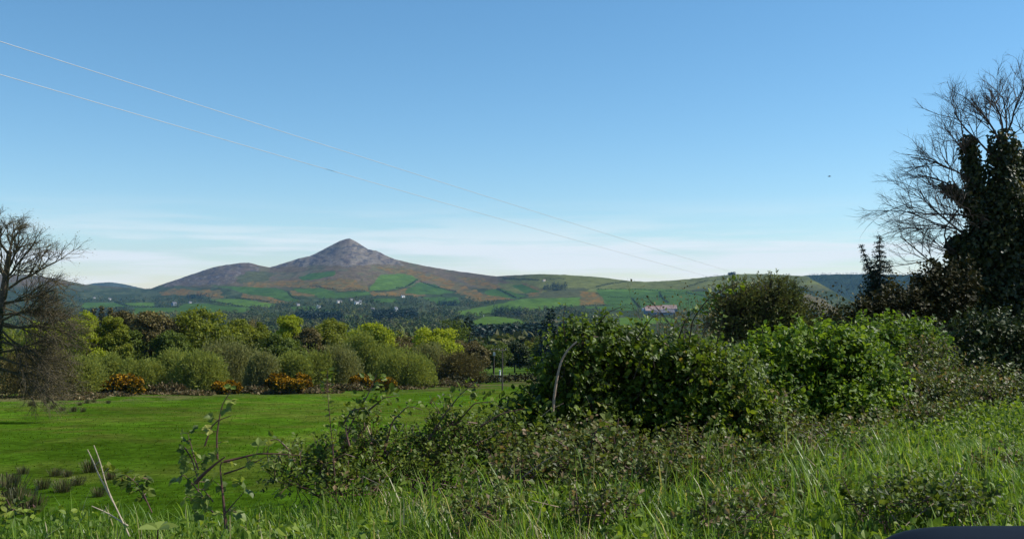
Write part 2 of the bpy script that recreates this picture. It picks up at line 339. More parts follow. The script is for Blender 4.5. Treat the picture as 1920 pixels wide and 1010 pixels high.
# ----------------------------------------------------------------- land cover of the far slopes
def Z(x0, y0, s, pts): return [(x0 + a / s, y0 + b / s) for a, b in pts]
A2 = lambda *p: Z(280, 420, 4, p); A3 = lambda *p: Z(760, 460, 4, p); A4 = lambda *p: Z(1140, 480, 3.84, p); A5 = lambda *p: Z(140, 520, 5.333, p)
RL = (.078, .066, .048)
GR, GB, OL, GO = (.042, .080, .016), (.058, .104, .017), (.090, .100, .030), (.125, .078, .020)
MO, RO, SC, TA, SG = (.088, .070, .040), (.125, .110, .088), (.030, .042, .016), (.10, .085, .04), (.058, .064, .028)
COVER = [
 (OL, A4((-820, 190), (-600, 150), (0, 185), (440, 180), (700, 150), (980, 125), (1430, 140), (1500, 200), (1100, 240), (800, 215), (560, 250), (-700, 270)), 2),
 (RO, [(655, 444), (692, 465), (712, 470), (738, 488), (760, 497), (700, 495), (650, 500), (600, 497), (548, 499), (500, 503), (560, 484), (590, 474), (620, 459)], 4),
 (RL, [(470, 491), (420, 495), (360, 512), (320, 526), (300, 537), (370, 534), (420, 532), (460, 526), (495, 515), (486, 503)], 4),
 (SG, A2((640, 400), (760, 350), (930, 360), (900, 430), (800, 440), (680, 450)), 3),
 (GO, A2((700, 440), (1010, 425), (1120, 420), (1240, 450), (1640, 452), (1645, 500), (1400, 500), (1100, 470), (1000, 470), (690, 480)), 4),
 (GO, A2((1655, 505), (1750, 510), (1920, 485), (2080, 500), (2080, 540), (1670, 536)), 3),
 (GO, A2((690, 515), (900, 545), (1060, 592), (850, 590), (690, 545)), 3),
 (GO, A2((1050, 495), (1240, 515), (1240, 545), (1060, 532)), 3),
 (GO, A2((290, 490), (560, 500), (560, 555), (440, 550), (310, 520)), 5),
 (GO, A3((-60, 180), (110, 205), (300, 255), (420, 295), (600, 365), (830, 380), (820, 405), (640, 412), (520, 418), (400, 358), (330, 335), (200, 270), (110, 262), (-60, 320)), 5),
 (GO, A3((880, 270), (1000, 320), (1060, 370), (930, 385)), 5),
 (SG, A3((930, 400), (1060, 340), (1250, 320), (1400, 325), (1310, 385), (1100, 400)), 3),
 (GO, A3((1312, 345), (1420, 350), (1495, 400), (1490, 440), (1312, 450)), 2),
 (MO, A3((400, 240), (580, 235), (720, 262), (800, 280), (640, 295), (480, 295)), 4),
 (GO, [(296, 547), (345, 540), (372, 545), (360, 552), (310, 554)], 4), (GO, [(850, 516), (905, 522), (955, 545), (915, 543), (870, 528)], 5), (GO, [(700, 500), (760, 503), (800, 512), (740, 512)], 5), (GO, [(560, 528), (640, 522), (690, 530), (620, 536)], 5),
 (GR, A2((1120, 400), (1200, 372), (1400, 350), (1390, 385), (1250, 412), (1150, 422)), 1.5),
 (GB, [(715, 515), (762, 513), (785, 524), (772, 535), (735, 543), (692, 545), (697, 533)], 1.5),
 (GR, A2((480, 468), (700, 470), (960, 480), (1040, 510), (1130, 575), (1050, 578), (900, 545), (700, 518), (600, 482)), 1.5),
 (GB, A2((460, 572), (640, 560), (900, 592), (960, 602), (900, 625), (700, 602), (500, 588)), 1),
 (GR, A2((250, 640), (420, 600), (780, 636), (700, 660), (480, 672), (250, 660)), 1),
 (GR, A2((1080, 480), (1300, 480), (1400, 512), (1640, 505), (1660, 530), (1460, 552), (1290, 556), (1240, 530), (1100, 510)), 1.5),
 (GB, A3((-60, 225), (30, 230), (95, 260), (0, 300), (-60, 300)), 1.5),
 (GR, A3((0, 332), (110, 275), (210, 290), (370, 350), (250, 366), (0, 362)), 1.5),
 (GR, A3((590, 340), (720, 320), (900, 382), (820, 402), (720, 382), (620, 372)), 1.5),
 (GR, A3((790, 300), (880, 290), (1000, 345), (900, 360)), 2),
 (GB, A3((360, 500), (600, 458), (870, 402), (1310, 388), (1310, 450), (1040, 480), (930, 492), (700, 512), (560, 527), (400, 515)), 1.5),
 (GB, A3((1420, 330), (1760, 322), (2100, 330), (2250, 370), (2300, 430), (1920, 452), (1720, 450), (1500, 440), (1490, 390)), 1.5),
 (GB, A3((360, 630), (420, 605), (590, 535), (680, 530), (860, 555), (920, 600), (800, 625), (560, 645), (380, 650)), 1),
 (TA, A3((950, 578), (1190, 562), (1190, 600), (960, 602)), 1),
 (GR, A3((920, 625), (1190, 622), (1190, 640), (930, 640)), 1),
 (GR, A3((130, 390), (390, 388), (420, 440), (240, 442)), 1),
 (GR, A3((1350, 458), (1740, 450), (1740, 490), (1540, 482), (1360, 472)), 1),
 (GR, A4((-80, 250), (560, 262), (750, 250), (900, 400), (470, 385), (260, 375), (0, 352)), 1),
 (GB, A4((80, 445), (420, 440), (560, 470), (80, 500)), 1),
 (TA, A4((1380, 260), (1500, 290), (1600, 340), (1700, 420), (1400, 380)), 3),
 (GR, A5((90, 252), (400, 250), (530, 292), (530, 302), (170, 332), (60, 320)), 1),
 (GB, A5((470, 256), (800, 250), (800, 296), (550, 292)), 1),
 (GR, A5((600, 302), (1040, 300), (1100, 266), (1330, 260), (1500, 290), (1800, 312), (1400, 372), (1000, 362), (600, 352)), 1),
 (GB, A5((1320, 222), (1650, 210), (1820, 240), (1830, 290), (1700, 302), (1500, 272)), 1),
 (GR, A5((560, 350), (800, 345), (900, 380), (600, 385)), 1),
 (GR, [(700, 560), (742, 559), (745, 566), (702, 568)], 1), (GR, [(545, 575), (590, 574), (596, 580), (550, 582)], 1),
 (GR, [(640, 592), (690, 590), (690, 596), (640, 597)], 1), (GR, [(590, 581), (640, 580), (630, 586), (590, 586)], 1),
 (GB, [(905, 692), (960, 686), (1000, 690), (1005, 700), (940, 702), (895, 700)], 1),
 (GB, [(975, 668), (992, 668), (1000, 682), (985, 685)], 1),
]
def inpoly(x, y, poly):
    c = np.zeros(x.shape, bool); n = len(poly)
    for i in range(n):
        x1, y1 = poly[i]; x2, y2 = poly[i - 1]
        if y1 == y2: continue
        c ^= ((y1 > y) != (y2 > y)) & (x < (x2 - x1) * (y - y1) / (y2 - y1) + x1)
    return c
def cover_of(px, py, D):
    n1 = fbm(px * .05, py * .16, 31); n2 = fbm(px * .18, py * .4, 33)
    col = np.zeros(px.shape + (3,))
    # moor above, mixed scrub and rough grass lower down, dark woodland floor in the valley
    hi = sstep(py + (n1 - .5) * 18, 545, 528)[..., None]
    base = np.array(SC) * (1 - hi) + np.array(MO) * hi
    mixg = sstep(n1, .52, .66)[..., None] * .45
    base = base * (1 - mixg) + np.array((.075, .09, .045)) * mixg
    br = sstep(n2, .55, .7)[..., None] * hi * .5
    base = base * (1 - br) + np.array((.12, .088, .062)) * br
    wr = sstep(px, 930, 1010)[..., None] * hi
    base = base * (1 - wr) + np.array(OL) * wr
    col[...] = base
    for c, poly, wob in COVER:
        wx = (fbm(px * .11, py * .3, 41) - .5) * wob * 5; wy = (fbm(px * .11 + 50, py * .3, 43) - .5) * wob * 1.6
        m = inpoly(px + wx, py + wy, poly)
        cc = np.array(c) * np.ones_like(col)
        if c is RO or c is RL:      # scree with dark crags and heather streaks
            k = sstep(fbm(px * .13 + py * .1, py * .22 - px * .05, 45), .5, .64)[..., None]
            cc = cc * (1 - k) + np.array((.06, .056, .056)) * k
            k = sstep(fbm(px * .06, py * .5, 46), .52, .66)[..., None] * .6
            cc = cc * (1 - k) + np.array((.11, .085, .07)) * k
            k = sstep(fbm(px * .3, py * .5, 48), .6, .75)[..., None] * .35
            cc = cc * (1 - k) + np.array((.24, .23, .22)) * k
        if c is GO:
            k = sstep(n2, .36, .58)[..., None] * .85
            cc = cc * (1 - k) + np.array((.078, .072, .030)) * k
        if c in (GR, GB, OL):
            k = (n1 - .5)[..., None] * .5
            cc = cc * (1 + k)
        col[m] = cc[m]
    return col

pxc = np.concatenate([np.arange(-900, -20, 14.), np.arange(-20, 1660, 1.6), np.arange(1660, 2800, 9.)])
Dn = np.concatenate([np.geomspace(1.0, 14, 60), np.geomspace(14.3, 60, 60), np.geomspace(60.6, 400, 120), np.geomspace(405, 2480, 90)])
tt = np.linspace(0, 1, 160) ** .85
tb = np.array([.004, .015, .04, .1, .2, .35, .6])
PX = pxc[None, :]
Rr = ridge_R(pxc)[None]
Dm = np.concatenate([np.repeat(Dn[:, None], len(pxc), 1), 2500 + tt[:, None] * (Rr - 2500), Rr * (1 + tb[:, None])], 0)
Xm = (PX - 960) / F * Dm
Zm = ground(Xm, Dm)
dt = sstep(Dm, 2600, 3600)
Zm += (fbm(Xm * .012, Dm * .012, 51) - .5) * 16 * dt * (1 - .85 * sstep((Dm - 2500) / (Rr - 2500), .9, 1.0)) * sstep((530 - np.interp(PX, RX, RY)) * np.ones_like(Dm), -20, 40)
pyv = py_of(Zm / Dm)
col = cover_of(np.repeat(PX, len(Dm), 0), pyv, Dm)
# near ground: pasture, wet margins, verge soil
fld = np.array((.041, .086, .0055)) * np.ones_like(col)
f1 = fbm(Xm * .03, Dm * .02, 61)[..., None]; f2 = fbm(Xm * .25, Dm * .25, 62)[..., None]
f3 = fbm(Xm * .05 + 7, Dm * .012 + 3, 64)[..., None]
fld = fld * (.62 + .76 * f3) * (.85 + .3 * f1)
ye = sstep(f2 * .45 + f1 * .25 + f3 * .3, .50, .64) * .6
fld = fld * (1 - ye) + np.array((.075, .082, .016)) * ye
edge = (sstep(pyv - (748 - (PX - 100) * .035) + (f1[..., 0] - .5) * 26, 14, -4) * (Dm < 420))[..., None]
rough = np.array((.105, .092, .042)) * (.6 + .8 * f2)
fld = fld * (1 - edge * sstep(f2, .35, .6)) + rough * edge * sstep(f2, .35, .6)
soil = np.array((.022, .026, .011)) * np.ones_like(col)
sv = side(Xm, Dm)
ks = (sstep(sv + (f2[..., 0] - .5) * 5, 13, 6) * (Dm < 60))[..., None]
near = fld * (1 - ks) + soil * ks
# foot of the trees beyond the field
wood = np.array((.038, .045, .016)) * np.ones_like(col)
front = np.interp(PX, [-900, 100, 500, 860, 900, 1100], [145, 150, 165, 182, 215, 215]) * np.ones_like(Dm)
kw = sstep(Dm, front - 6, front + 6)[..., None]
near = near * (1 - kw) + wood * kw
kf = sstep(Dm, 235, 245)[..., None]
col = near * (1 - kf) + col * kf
mb = MB(); nr, nc = Dm.shape
V = np.stack([Xm, Dm, Zm], -1).reshape(-1, 3)
ii = np.arange(nr - 1)[:, None] * nc + np.arange(nc - 1)[None]
mb.add(V, quads=np.stack([ii, ii + 1, ii + nc + 1, ii + nc], -1).reshape(-1, 4))

def landmat(name, near_bump=True):
    m, nt, N, L = newmat(name)
    a = N.new('ShaderNodeAttribute'); a.attribute_name = 'cover'
    tc = N.new('ShaderNodeTexCoord')
    prev = a.outputs['Color']
    for sc_, amt, det in ((2.2, .5, 8), (.35, .4, 5), (.03, .35, 6)):
        n = N.new('ShaderNodeTexNoise'); n.inputs['Scale'].default_value = sc_; n.inputs['Detail'].default_value = det; n.inputs['Roughness'].default_value = .65
        L.new(tc.outputs['Object'], n.inputs['Vector'])
        mr = N.new('ShaderNodeMapRange'); mr.inputs[1].default_value = .3; mr.inputs[2].default_value = .7
        mr.inputs[3].default_value = 1 - amt; mr.inputs[4].default_value = 1 + amt; L.new(n.outputs['Fac'], mr.inputs[0])
        g = N.new('ShaderNodeVectorMath'); g.operation = 'SCALE'; L.new(prev, g.inputs[0]); L.new(mr.outputs[0], g.inputs['Scale'])
        prev = g.outputs[0]
        if sc_ > 2: nfine = n
    b = N.new('ShaderNodeBsdfPrincipled'); b.inputs['Roughness'].default_value = .9; b.inputs['Specular IOR Level'].default_value = 0
    L.new(prev, b.inputs['Base Color'])
    bp = N.new('ShaderNodeBump'); bp.inputs['Strength'].default_value = .9; bp.inputs['Distance'].default_value = .12
    L.new(nfine.outputs['Fac'], bp.inputs['Height']); L.new(bp.outputs[0], b.inputs['Normal'])
    out = N.new('ShaderNodeOutputMaterial'); L.new(b.outputs[0], out.inputs[0])
    return m
M['land'] = landmat('land')
tag(mb.build('ground', M['land'], smooth=True, color=col.reshape(-1, 3)), kind='structure')

# valley floor under everything, out to the horizon behind the hills
mb = MB(); mb.add([(-40000, -200, -140), (40000, -200, -140), (40000, 40000, -140), (-40000, 40000, -140)], quads=[(0, 1, 2, 3)])
tag(mb.build('terrain_base', plainmat('plain', (.05, .07, .03), .95, .1, .3, .002)), kind='structure')

# the lane the car stands on (behind the verge)
dv = np.array([.747, .664]); nv = np.array([-.664, .747]); o0 = np.array([0, 7.6])
mb = MB()
ra = [o0 + nv * s + dv * t for s, t in ((-10.6, -40), (-4.8, -40), (-4.8, 30), (-10.6, 30))]
mb.add([(p[0], p[1], -1.46) for p in ra], quads=[(3, 2, 1, 0)])
tag(mb.build('road', M['asphalt']), kind='structure')

# blue hill far left, forested hill far right
def far_hill(name, xs, ys, Dr, depth, base_py, c, seed, mat):
    px = np.arange(xs[0], xs[-1] + 1, 1.5); t = np.linspace(0, 1, 60)
    ry = np.interp(px, xs, ys) + (fbm(px * .2, px * 0, seed) - .5) * 1.0
    rows = []
    for q in t: rows.append((Dr - depth * (1 - q), base_py - (base_py - ry) * (.75 * q + .25 * q * q)))
    Dq = np.concatenate([np.full(len(px), r[0])[None] for r in rows] + [np.full(len(px), Dr * f)[None] for f in (1.02, 1.08, 1.2)])
    pyq = np.stack([r[1] for r in rows])
    Zq = slope_of(pyq) * Dq[:len(rows)]
    Zq = np.concatenate([Zq] + [Zq[-1:] - k for k in (20, 120, 400)])
    X = (px[None] - 960) / F * Dq
    return px, Dq, X, Zq
px, Dq, X, Zq = far_hill('h', [-300, 0, 100, 160, 175, 200, 215, 240, 270, 300, 340, 380], [520, 525, 533, 534, 531, 529, 529.5, 534, 541, 548, 556, 570], 9000, 2200, 575, None, 71, None)
col = np.array((.05, .06, .04)) * (.7 + .6 * fbm(px[None] * .1, Dq * .005, 72))[..., None]
mb = MB(); nr, nc = Dq.shape; ii = np.arange(nr - 1)[:, None] * nc + np.arange(nc - 1)[None]
mb.add(np.stack([X, Dq, Zq], -1).reshape(-1, 3), quads=np.stack([ii, ii + 1, ii + nc + 1, ii + nc], -1).reshape(-1, 4))
tag(mb.build('hill', M['land'], smooth=True, color=col.reshape(-1, 3)), kind='structure')

px, Dq, X, Zq = far_hill('h', [1300, 1420, 1500, 1513, 1540, 1570, 1620, 1700, 1800, 1950, 2300], [560, 530, 517.5, 516, 515, 514, 514, 515, 520, 530, 540], 5600, 1300, 600, None, 73, None)
FH = (px, Dq, X, Zq)
pyq = py_of(Zq / Dq)
col = np.array((.03, .045, .025)) * np.ones(Dq.shape + (3,))
gm = inpoly(px[None] + (fbm(px[None] * .1, pyq * .3, 75) - .5) * 6, pyq, A4((1380, 225), (1440, 215), (1560, 245), (1680, 330), (1600, 320), (1480, 275), (1390, 250)))
gm2 = inpoly(px[None] * np.ones_like(pyq), pyq, [(1480, 510), (1512, 516), (1530, 530), (1500, 536)])
col[gm] = (.05, .11, .035); col[gm2] = OL
PLANT = ~(gm | gm2)
mb = MB(); nr, nc = Dq.shape; ii = np.arange(nr - 1)[:, None] * nc + np.arange(nc - 1)[None]
mb.add(np.stack([X, Dq, Zq], -1).reshape(-1, 3), quads=np.stack([ii, ii + 1, ii + nc + 1, ii + nc], -1).reshape(-1, 4))
tag(mb.build('hill', M['land'], smooth=True, color=col.reshape(-1, 3)), kind='structure')

# the air
mb = MB(); mb.box((0, 4900, 120), (7200, 5100, 285))
hz, nt, N, L = newmat('haze')
pv = N.new('ShaderNodeVolumePrincipled'); pv.inputs['Color'].default_value = (.17, .50, 1, 1); pv.inputs['Density'].default_value = 2.5e-5
out = N.new('ShaderNodeOutputMaterial'); L.new(pv.outputs[0], out.inputs['Volume'])
tag(mb.build('haze', hz), 'pale blue haze in the air over the valley', 'haze', kind='stuff')
# ----------------------------------------------------------------- trees beyond the field
def unit(rng, n, up=0.0):
    d = rng.normal(size=(n, 3)); d[:, 2] += up; return nrm(d)

def crown_mesh(rng, W, H, z0, kind, dens=1.0, shape=1.0):
    mb = crown_raw(rng, W, H, z0, kind, dens, shape)
    V = np.concatenate(mb.v)
    zt = np.percentile(V[:, 2], 99.5); xw = np.percentile(np.abs(V[:, :2]), 98.5)
    zl = 0 if kind in ('willow', 'gorse', 'thicket') else z0
    sx_ = (W / 2) / xw if kind != 'thicket' else 1.0
    for v in mb.v:
        v[:, 2] = np.where(v[:, 2] > zl, zl + (v[:, 2] - zl) * (H - zl) / max(zt - zl, .1), v[:, 2]); v[:, :2] *= sx_
    return mb

def crown_raw(rng, W, H, z0, kind, dens=1.0, shape=1.0):
    """crown around the trunk axis, base of trunk at the origin"""
    mb = MB(); cz = (z0 + H) / 2; hz = (H - z0) / 2; rw = W / 2
    if kind == 'willow':          # soft overlapping domes of fine twigs, foliage to the ground
        lobes = [(0, 0, 1.0)] + [(rng.uniform(-.75, .75), rng.uniform(-.6, .6), rng.uniform(.45, .9)) for _ in range(8)]
        for lx, ly, ls in lobes:
            n = int(2100 * dens * ls)
            d = unit(rng, n, .35); d[:, 2] = np.abs(d[:, 2]) * 1.0 - .3
            rr = rng.uniform(.35, 1.0, n) ** .5 * (1 + .16 * rng.exponential(.5, n))
            sd = int(rng.integers(1e6))
            rr *= .78 + .45 * fbm(d[:, 0] * 3.1 + 9, d[:, 2] * 3.1 + d[:, 1] * 2 + 9, sd, 3)
            ax = np.array([rw * (.35 + .3 * ls), rw * (.35 + .3 * ls), H * (.4 + .45 * ls)])
            p = d * rr[:, None] * ax * np.array([1, 1, .78]) + np.array([lx * rw * .75, ly * rw * .75, H * .2])
            p[:, 2] = np.clip(p[:, 2], 0.05, None)
            out = nrm(d * np.array([1, 1, .8]) + np.array([0, 0, .35]) + rng.normal(size=(n, 3)) * .6)
            nz = nrm(d + rng.normal(size=(n, 3)) * .7)
            ti = np.clip(rng.normal(.5, .22, n) + .1 * (ls - .7), 0, 1)
            mb.inst(RH_V, RH_F, p, out, nz, rng.uniform(.5, 1.1, n) * .42, ti, .5)
        return mb
    if kind == 'gorse':
        nl = 13
        for i in range(nl):
            c = np.array([rng.uniform(-.7, .7) * rw, rng.uniform(-.5, .5) * rw, H * rng.uniform(.2, .62)])
            n = int(420 * dens); d = unit(rng, n, .25)
            p = c + d * np.array([rw * .36, rw * .36, H * .32]) * rng.uniform(.6, 1.3) * rng.uniform(.75, 1.05, n)[:, None]
            p[:, 2] = np.clip(p[:, 2], .05, None)
            fl = rng.uniform(0, 1, n) < np.clip(.1 + .62 * (p[:, 2] / H) + .5 * (fbm(p[:, 0] * 1.5 + 9, p[:, 2] * 1.5 + 9, 5) - .5), 0, .85)
            ti = np.where(fl, rng.uniform(.5, 1, n), rng.uniform(0, .35, n))
            mb.inst(QD_V, QD_F, p, nrm(d + rng.normal(size=(n, 3)) * .6), nrm(d + rng.normal(size=(n, 3)) * .5), rng.uniform(.14, .3, n), ti, .8)
        return mb
    if kind == 'thicket':         # low mass of brown stems and leaves, along x
        n = int(1500 * dens)
        x = rng.uniform(-1, 1, n) * rw; y = rng.uniform(-.5, .5, n) * min(W, 5)
        top = H * (.55 + .45 * fbm(x * .5 + 40, y * .5 + 7, int(rng.integers(1e6)), 3) * 1.2) * np.clip(2.2 * (1 - np.abs(x) / rw), .12, 1) * np.clip(2.2 * fbm(x * .35 + 3, y * .6 + 9, 3, 3) - .35, .2, 1.2)
        p = np.stack([x, y, top * rng.uniform(.15, 1, n) ** .6], -1)
        d = unit(rng, n, .9)
        mb.inst(QD_V, QD_F, p, d, unit(rng, n), rng.uniform(.25, .6, n), rng.uniform(0, 1, n), .35)
        return mb
    if kind == 'conifer':
        n = int(1500 * dens)
        h = rng.uniform(0, 1, n) ** 1.35
        tier = .72 + .28 * np.abs(np.sin(h * 21 + rng.uniform(0, 6)))
        a = rng.uniform(0, 2 * math.pi, n); arm = .75 + .35 * np.sin(a * 5 + h * 40)
        r = rw * (1 - h) ** .85 * tier * arm * rng.uniform(.35, 1, n) ** .5 + .05
        z = z0 + h * (H - z0)
        p = np.stack([np.cos(a) * r, np.sin(a) * r, z - r * .22], -1)
        out = np.stack([np.cos(a), np.sin(a), -.25 + 0 * a], -1) + rng.normal(size=(n, 3)) * .25
        mb.inst(QD_V, QD_F, p, out, np.array([0, 0, 1.]) + rng.normal(size=(n, 3)) * .45, rng.uniform(.5, 1.1, n) * (.35 + W * .09), rng.uniform(0, 1, n), .5)
        return mb
    # broadleaf: clumps of leaf sprays with gaps between
    nc = int(64 * dens * shape); leafs = .10 + .012 * min(W, H)
    d = unit(rng, nc, .25); rad = rng.uniform(.3, 1.05, nc) ** .75
    c = d * rad[:, None] * np.array([rw, rw, hz])
    c[:, 0] *= 1 + .12 * np.sin(c[:, 2] * 1.1 + rng.uniform(0, 6)); c[:, 2] += cz
    cr = min(rw, hz) * rng.uniform(.15, .40, nc)
    for i in range(nc):
        n = int(190 * dens * (cr[i] / (min(rw, hz) * .32)) ** 1.5)
        dd = unit(rng, n, .3)
        p = c[i] + dd * cr[i] * np.array([1.1, 1.1, .8]) * rng.uniform(.55, 1.08, n)[:, None]
        tone = rng.uniform(-.18, .18)
        nn = nrm(dd + .6 * d[i] + rng.normal(size=(n, 3)) * .55)
        mb.inst(RH_V, RH_F, p - .0, unit(rng, n, -.2), nn, rng.uniform(.7, 1.4, n) * leafs * 1.9, np.clip(.5 + tone + rng.normal(size=n) * .2, 0, 1), 1.1)
    if kind == 'bare':
        pass
    return mb

def trunk_mesh(rng, W, H, z0, limbs=7, r=None):
    mb = MB(); r = r or .028 * H
    z = np.linspace(-.5, H * .8, 6); pts = np.stack([rng.normal(size=6) * .02 * H * np.linspace(0, 1, 6), rng.normal(size=6) * .02 * H * np.linspace(0, 1, 6), z], -1)
    mb.tube(pts, np.linspace(r, r * .3, 6), 7)
    for i in range(limbs):
        h = rng.uniform(.22, .7); b = np.array([np.interp(h * H * .8, z, pts[:, k]) for k in range(3)])
        a = rng.uniform(0, 6.28); e = b + np.array([math.cos(a) * W * .38, math.sin(a) * W * .38, H * rng.uniform(.12, .28)])
        m = (b + e) / 2 + np.array([0, 0, -H * .03])
        mb.tube([b, m, e], [r * .5, r * .33, r * .12], 5)
    return mb

SEED = [100]
def nrng(): SEED[0] += 1; return np.random.default_rng(SEED[0])

def tree_at(name, label, cat, kind, mat, px, top, W_px, D, group=None, z0f=.16, dens=1.0, limbs=7):
    rng = nrng(); b = gp(px, D)
    H = P(px, top, D)[2] - b[2]; W = W_px * D / F
    root = thing(name, label, cat, b, group)
    cm = crown_mesh(rng, W, H, H * z0f, kind, dens)
    cm.build('crown' if kind not in ('willow', 'gorse', 'thicket') else 'foliage', M[mat], root)
    if kind in ('willow', 'gorse', 'thicket'):
        sm = MB()
        for i in range(9):
            a = rng.uniform(0, 6.28); e = np.array([math.cos(a) * W * .3, math.sin(a) * W * .3, H * .72])
            sm.tube([(0, 0, -.3), e * np.array([.35, .35, .5]), e], [.09, .06, .02], 5)
        sm.build('stems', M['bark'], root)
    else:
        trunk_mesh(rng, W, H, H * z0f, limbs).build('trunk', M['bark'], root)
    return root

GRP_C = 'reddish conifers at the back of the wood on the left'
GRP_B, GRP_W, GRP_G = 'tall trees behind the willow row', 'rounded willows along the far field edge', 'gorse bushes in flower at the field edge'
BACK = [  # name, label, kind, mat, px, top, width, D
 ('broadleaf_tree', 'yellow-green leafy tree showing through the twigs of the bare tree', 'broad', 'yellowgreen', 95, 608, 80, 175),
 ('broadleaf_tree', 'bright yellow-green tree just right of the bare tree at the left edge', 'broad', 'yellowgreen', 165, 588, 74, 170),
 ('broadleaf_tree', 'stepped yellow-green tree sloping down beside the brown tree', 'broad', 'oak', 212, 596, 56, 172),
 ('broadleaf_tree', 'mid-green leafy tree low between yellow-green and brown trees', 'broad', 'deepgreen', 240, 622, 60, 180),
 ('budding_tree', 'reddish brown budding tree with a few yellow tufts at its top', 'broad', 'browntree', 232, 586, 60, 205),
 ('budding_tree', 'large dark brown tree not yet in leaf beside the biggest green tree', 'broad', 'browntree', 288, 586, 84, 185),
 ('broadleaf_tree', 'biggest broad green tree of the row with a wide rounded crown', 'broad', 'oak', 378, 582, 118, 190),
 ('broadleaf_tree', 'dark shadowy tree right under the biggest green tree', 'broad', 'deepgreen', 322, 622, 60, 178),
 ('broadleaf_tree', 'mid-green tree just right of the biggest green tree', 'broad', 'oak', 450, 600, 62, 200),
 ('broadleaf_tree', 'small green tree with a pointed yellow top left of the column tree', 'broad', 'oak', 482, 608, 46, 205),
 ('broadleaf_tree', 'narrow yellow-green column tree standing above the row', 'broad', 'yellowgreen', 543, 592, 44, 225),
 ('broadleaf_tree', 'dark olive tree under the narrow column tree', 'broad', 'deepgreen', 522, 628, 76, 200),
 ('broadleaf_tree', 'domed olive green tree between the column tree and the brightest tree', 'broad', 'oak', 614, 600, 66, 225),
 ('broadleaf_tree', 'brightest yellow-green round tree of the whole row', 'broad', 'yellowgreen', 698, 608, 72, 205),
 ('broadleaf_tree', 'wide yellow-green tree with a drooping right side at the row\'s end', 'broad', 'yellowgreen', 818, 617, 82, 205),
 ('budding_tree', 'low brown budding tree between the two yellow-green round trees', 'broad', 'browntree', 752, 634, 76, 215),
 ('budding_tree', 'grey brown bare-looking tree behind the domed olive tree', 'broad', 'browntree', 580, 616, 50, 215),
 ('broadleaf_tree', 'dull brown green tree where the dark wood begins', 'broad', 'browntree', 880, 640, 70, 225),
 ('broadleaf_tree', 'dark green tree behind the two thin poles', 'broad', 'deepgreen', 925, 645, 60, 255),
 ('broadleaf_tree', 'olive tree left of the small bright gap in the wood', 'broad', 'hedge', 965, 640, 56, 270),
 ('broadleaf_tree', 'rounded olive tree right of the small bright gap in the wood', 'broad', 'oak', 990, 641, 40, 330),
 ('broadleaf_tree', 'dark tree beside the left edge of the big hawthorn', 'broad', 'deepgreen', 1030, 632, 60, 300),
 ('broadleaf_tree', 'dark tree partly hidden behind the big hawthorn', 'broad', 'deepgreen', 1062, 640, 60, 260),
]
for n, lab, k, m, px, top, wd, D in BACK:
    tree_at(n, lab, 'tree', k, m, px, top, wd * 1.12, D, GRP_B, limbs=8, dens=1.15)
for px, top, lab in ((176, 579, 'left end'), (191, 574, 'left of the middle'), (207, 577, 'right of the middle'), (228, 582, 'right end')):
    tree_at('conifer_tree', 'dull reddish conifer top behind the yellow-green trees, ' + lab + ' of its row', 'tree', 'conifer', 'browntree', px, top, 24, 250, GRP_C, dens=.6)
WIL = [
 ('olive brown willow behind the drooping twigs of the bare tree', 'browntree', 60, 655, 110, 138),
 ('olive green willow dome low behind the bare tree', 'willow', 135, 668, 90, 142),
 ('rounded green willow directly behind the round gorse bush', 'willow', 210, 668, 66, 152),
 ('pale green willow right of the round gorse bush', 'willow', 268, 676, 66, 150),
 ('green willow between the pale willow and the dark domed one', 'willow', 322, 660, 66, 158),
 ('dark domed willow with shadow under it', 'willow', 372, 662, 78, 150),
 ('tall grey-green willow, broadest of the willow row', 'willowgrey', 432, 640, 90, 162),
 ('grey willow behind the gorse left of the field gap', 'willowgrey', 490, 664, 52, 154),
 ('pale yellowish willow above the largest gorse bush', 'willow', 548, 664, 62, 160),
 ('dull green willow right of the largest gorse bush', 'willow', 588, 662, 70, 162),
 ('grey brown willow in the middle of the row', 'willowgrey', 632, 650, 66, 164),
 ('upright pale green willow in front of the brightest tree', 'willow', 676, 624, 60, 180),
 ('pale green willow right below the brightest tree', 'willow', 726, 650, 60, 178),
 ('neat green dome willow in front of the brown budding tree', 'willow', 758, 660, 86, 166),
 ('grey-green willow left of the drooping yellow-green tree', 'willowgrey', 802, 648, 52, 190),
 ('bare brown willow at the right end of the row', 'browntree', 862, 664, 66, 186),
]
for lab, m, px, top, wd, D in WIL:
    tree_at('willow', lab, 'willow', 'willow', m, px, top - 3, wd * 1.28, D, GRP_W, dens=1.0)
GOR = [('round orange gorse bush standing alone under the willows', 243, 700, 60, 141), ('small gorse bush beside the round gorse bush', 204, 712, 26, 143),
 ('low gorse bush at the foot of the tall grey-green willow', 418, 712, 40, 146), ('small gorse tuft beside the low gorse bush', 440, 713, 26, 147),
 ('gorse bush behind and left of the largest gorse bush', 524, 698, 50, 151), ('largest and brightest gorse bush, at the field edge', 546, 706, 58, 147),
 ('faint gorse bush right behind the largest gorse bush', 572, 700, 34, 154), ('gorse bush in the middle of the brown strip', 678, 700, 44, 158),
 ('gorse bush just right of the tall leafy shoot', 722, 706, 40, 158)]
for lab, px, top, wd, D in GOR:
    tree_at('gorse_bush', lab, 'gorse bush', 'gorse', 'gorse', px, top + 2, wd * .92, D, GRP_G, dens=1.0)
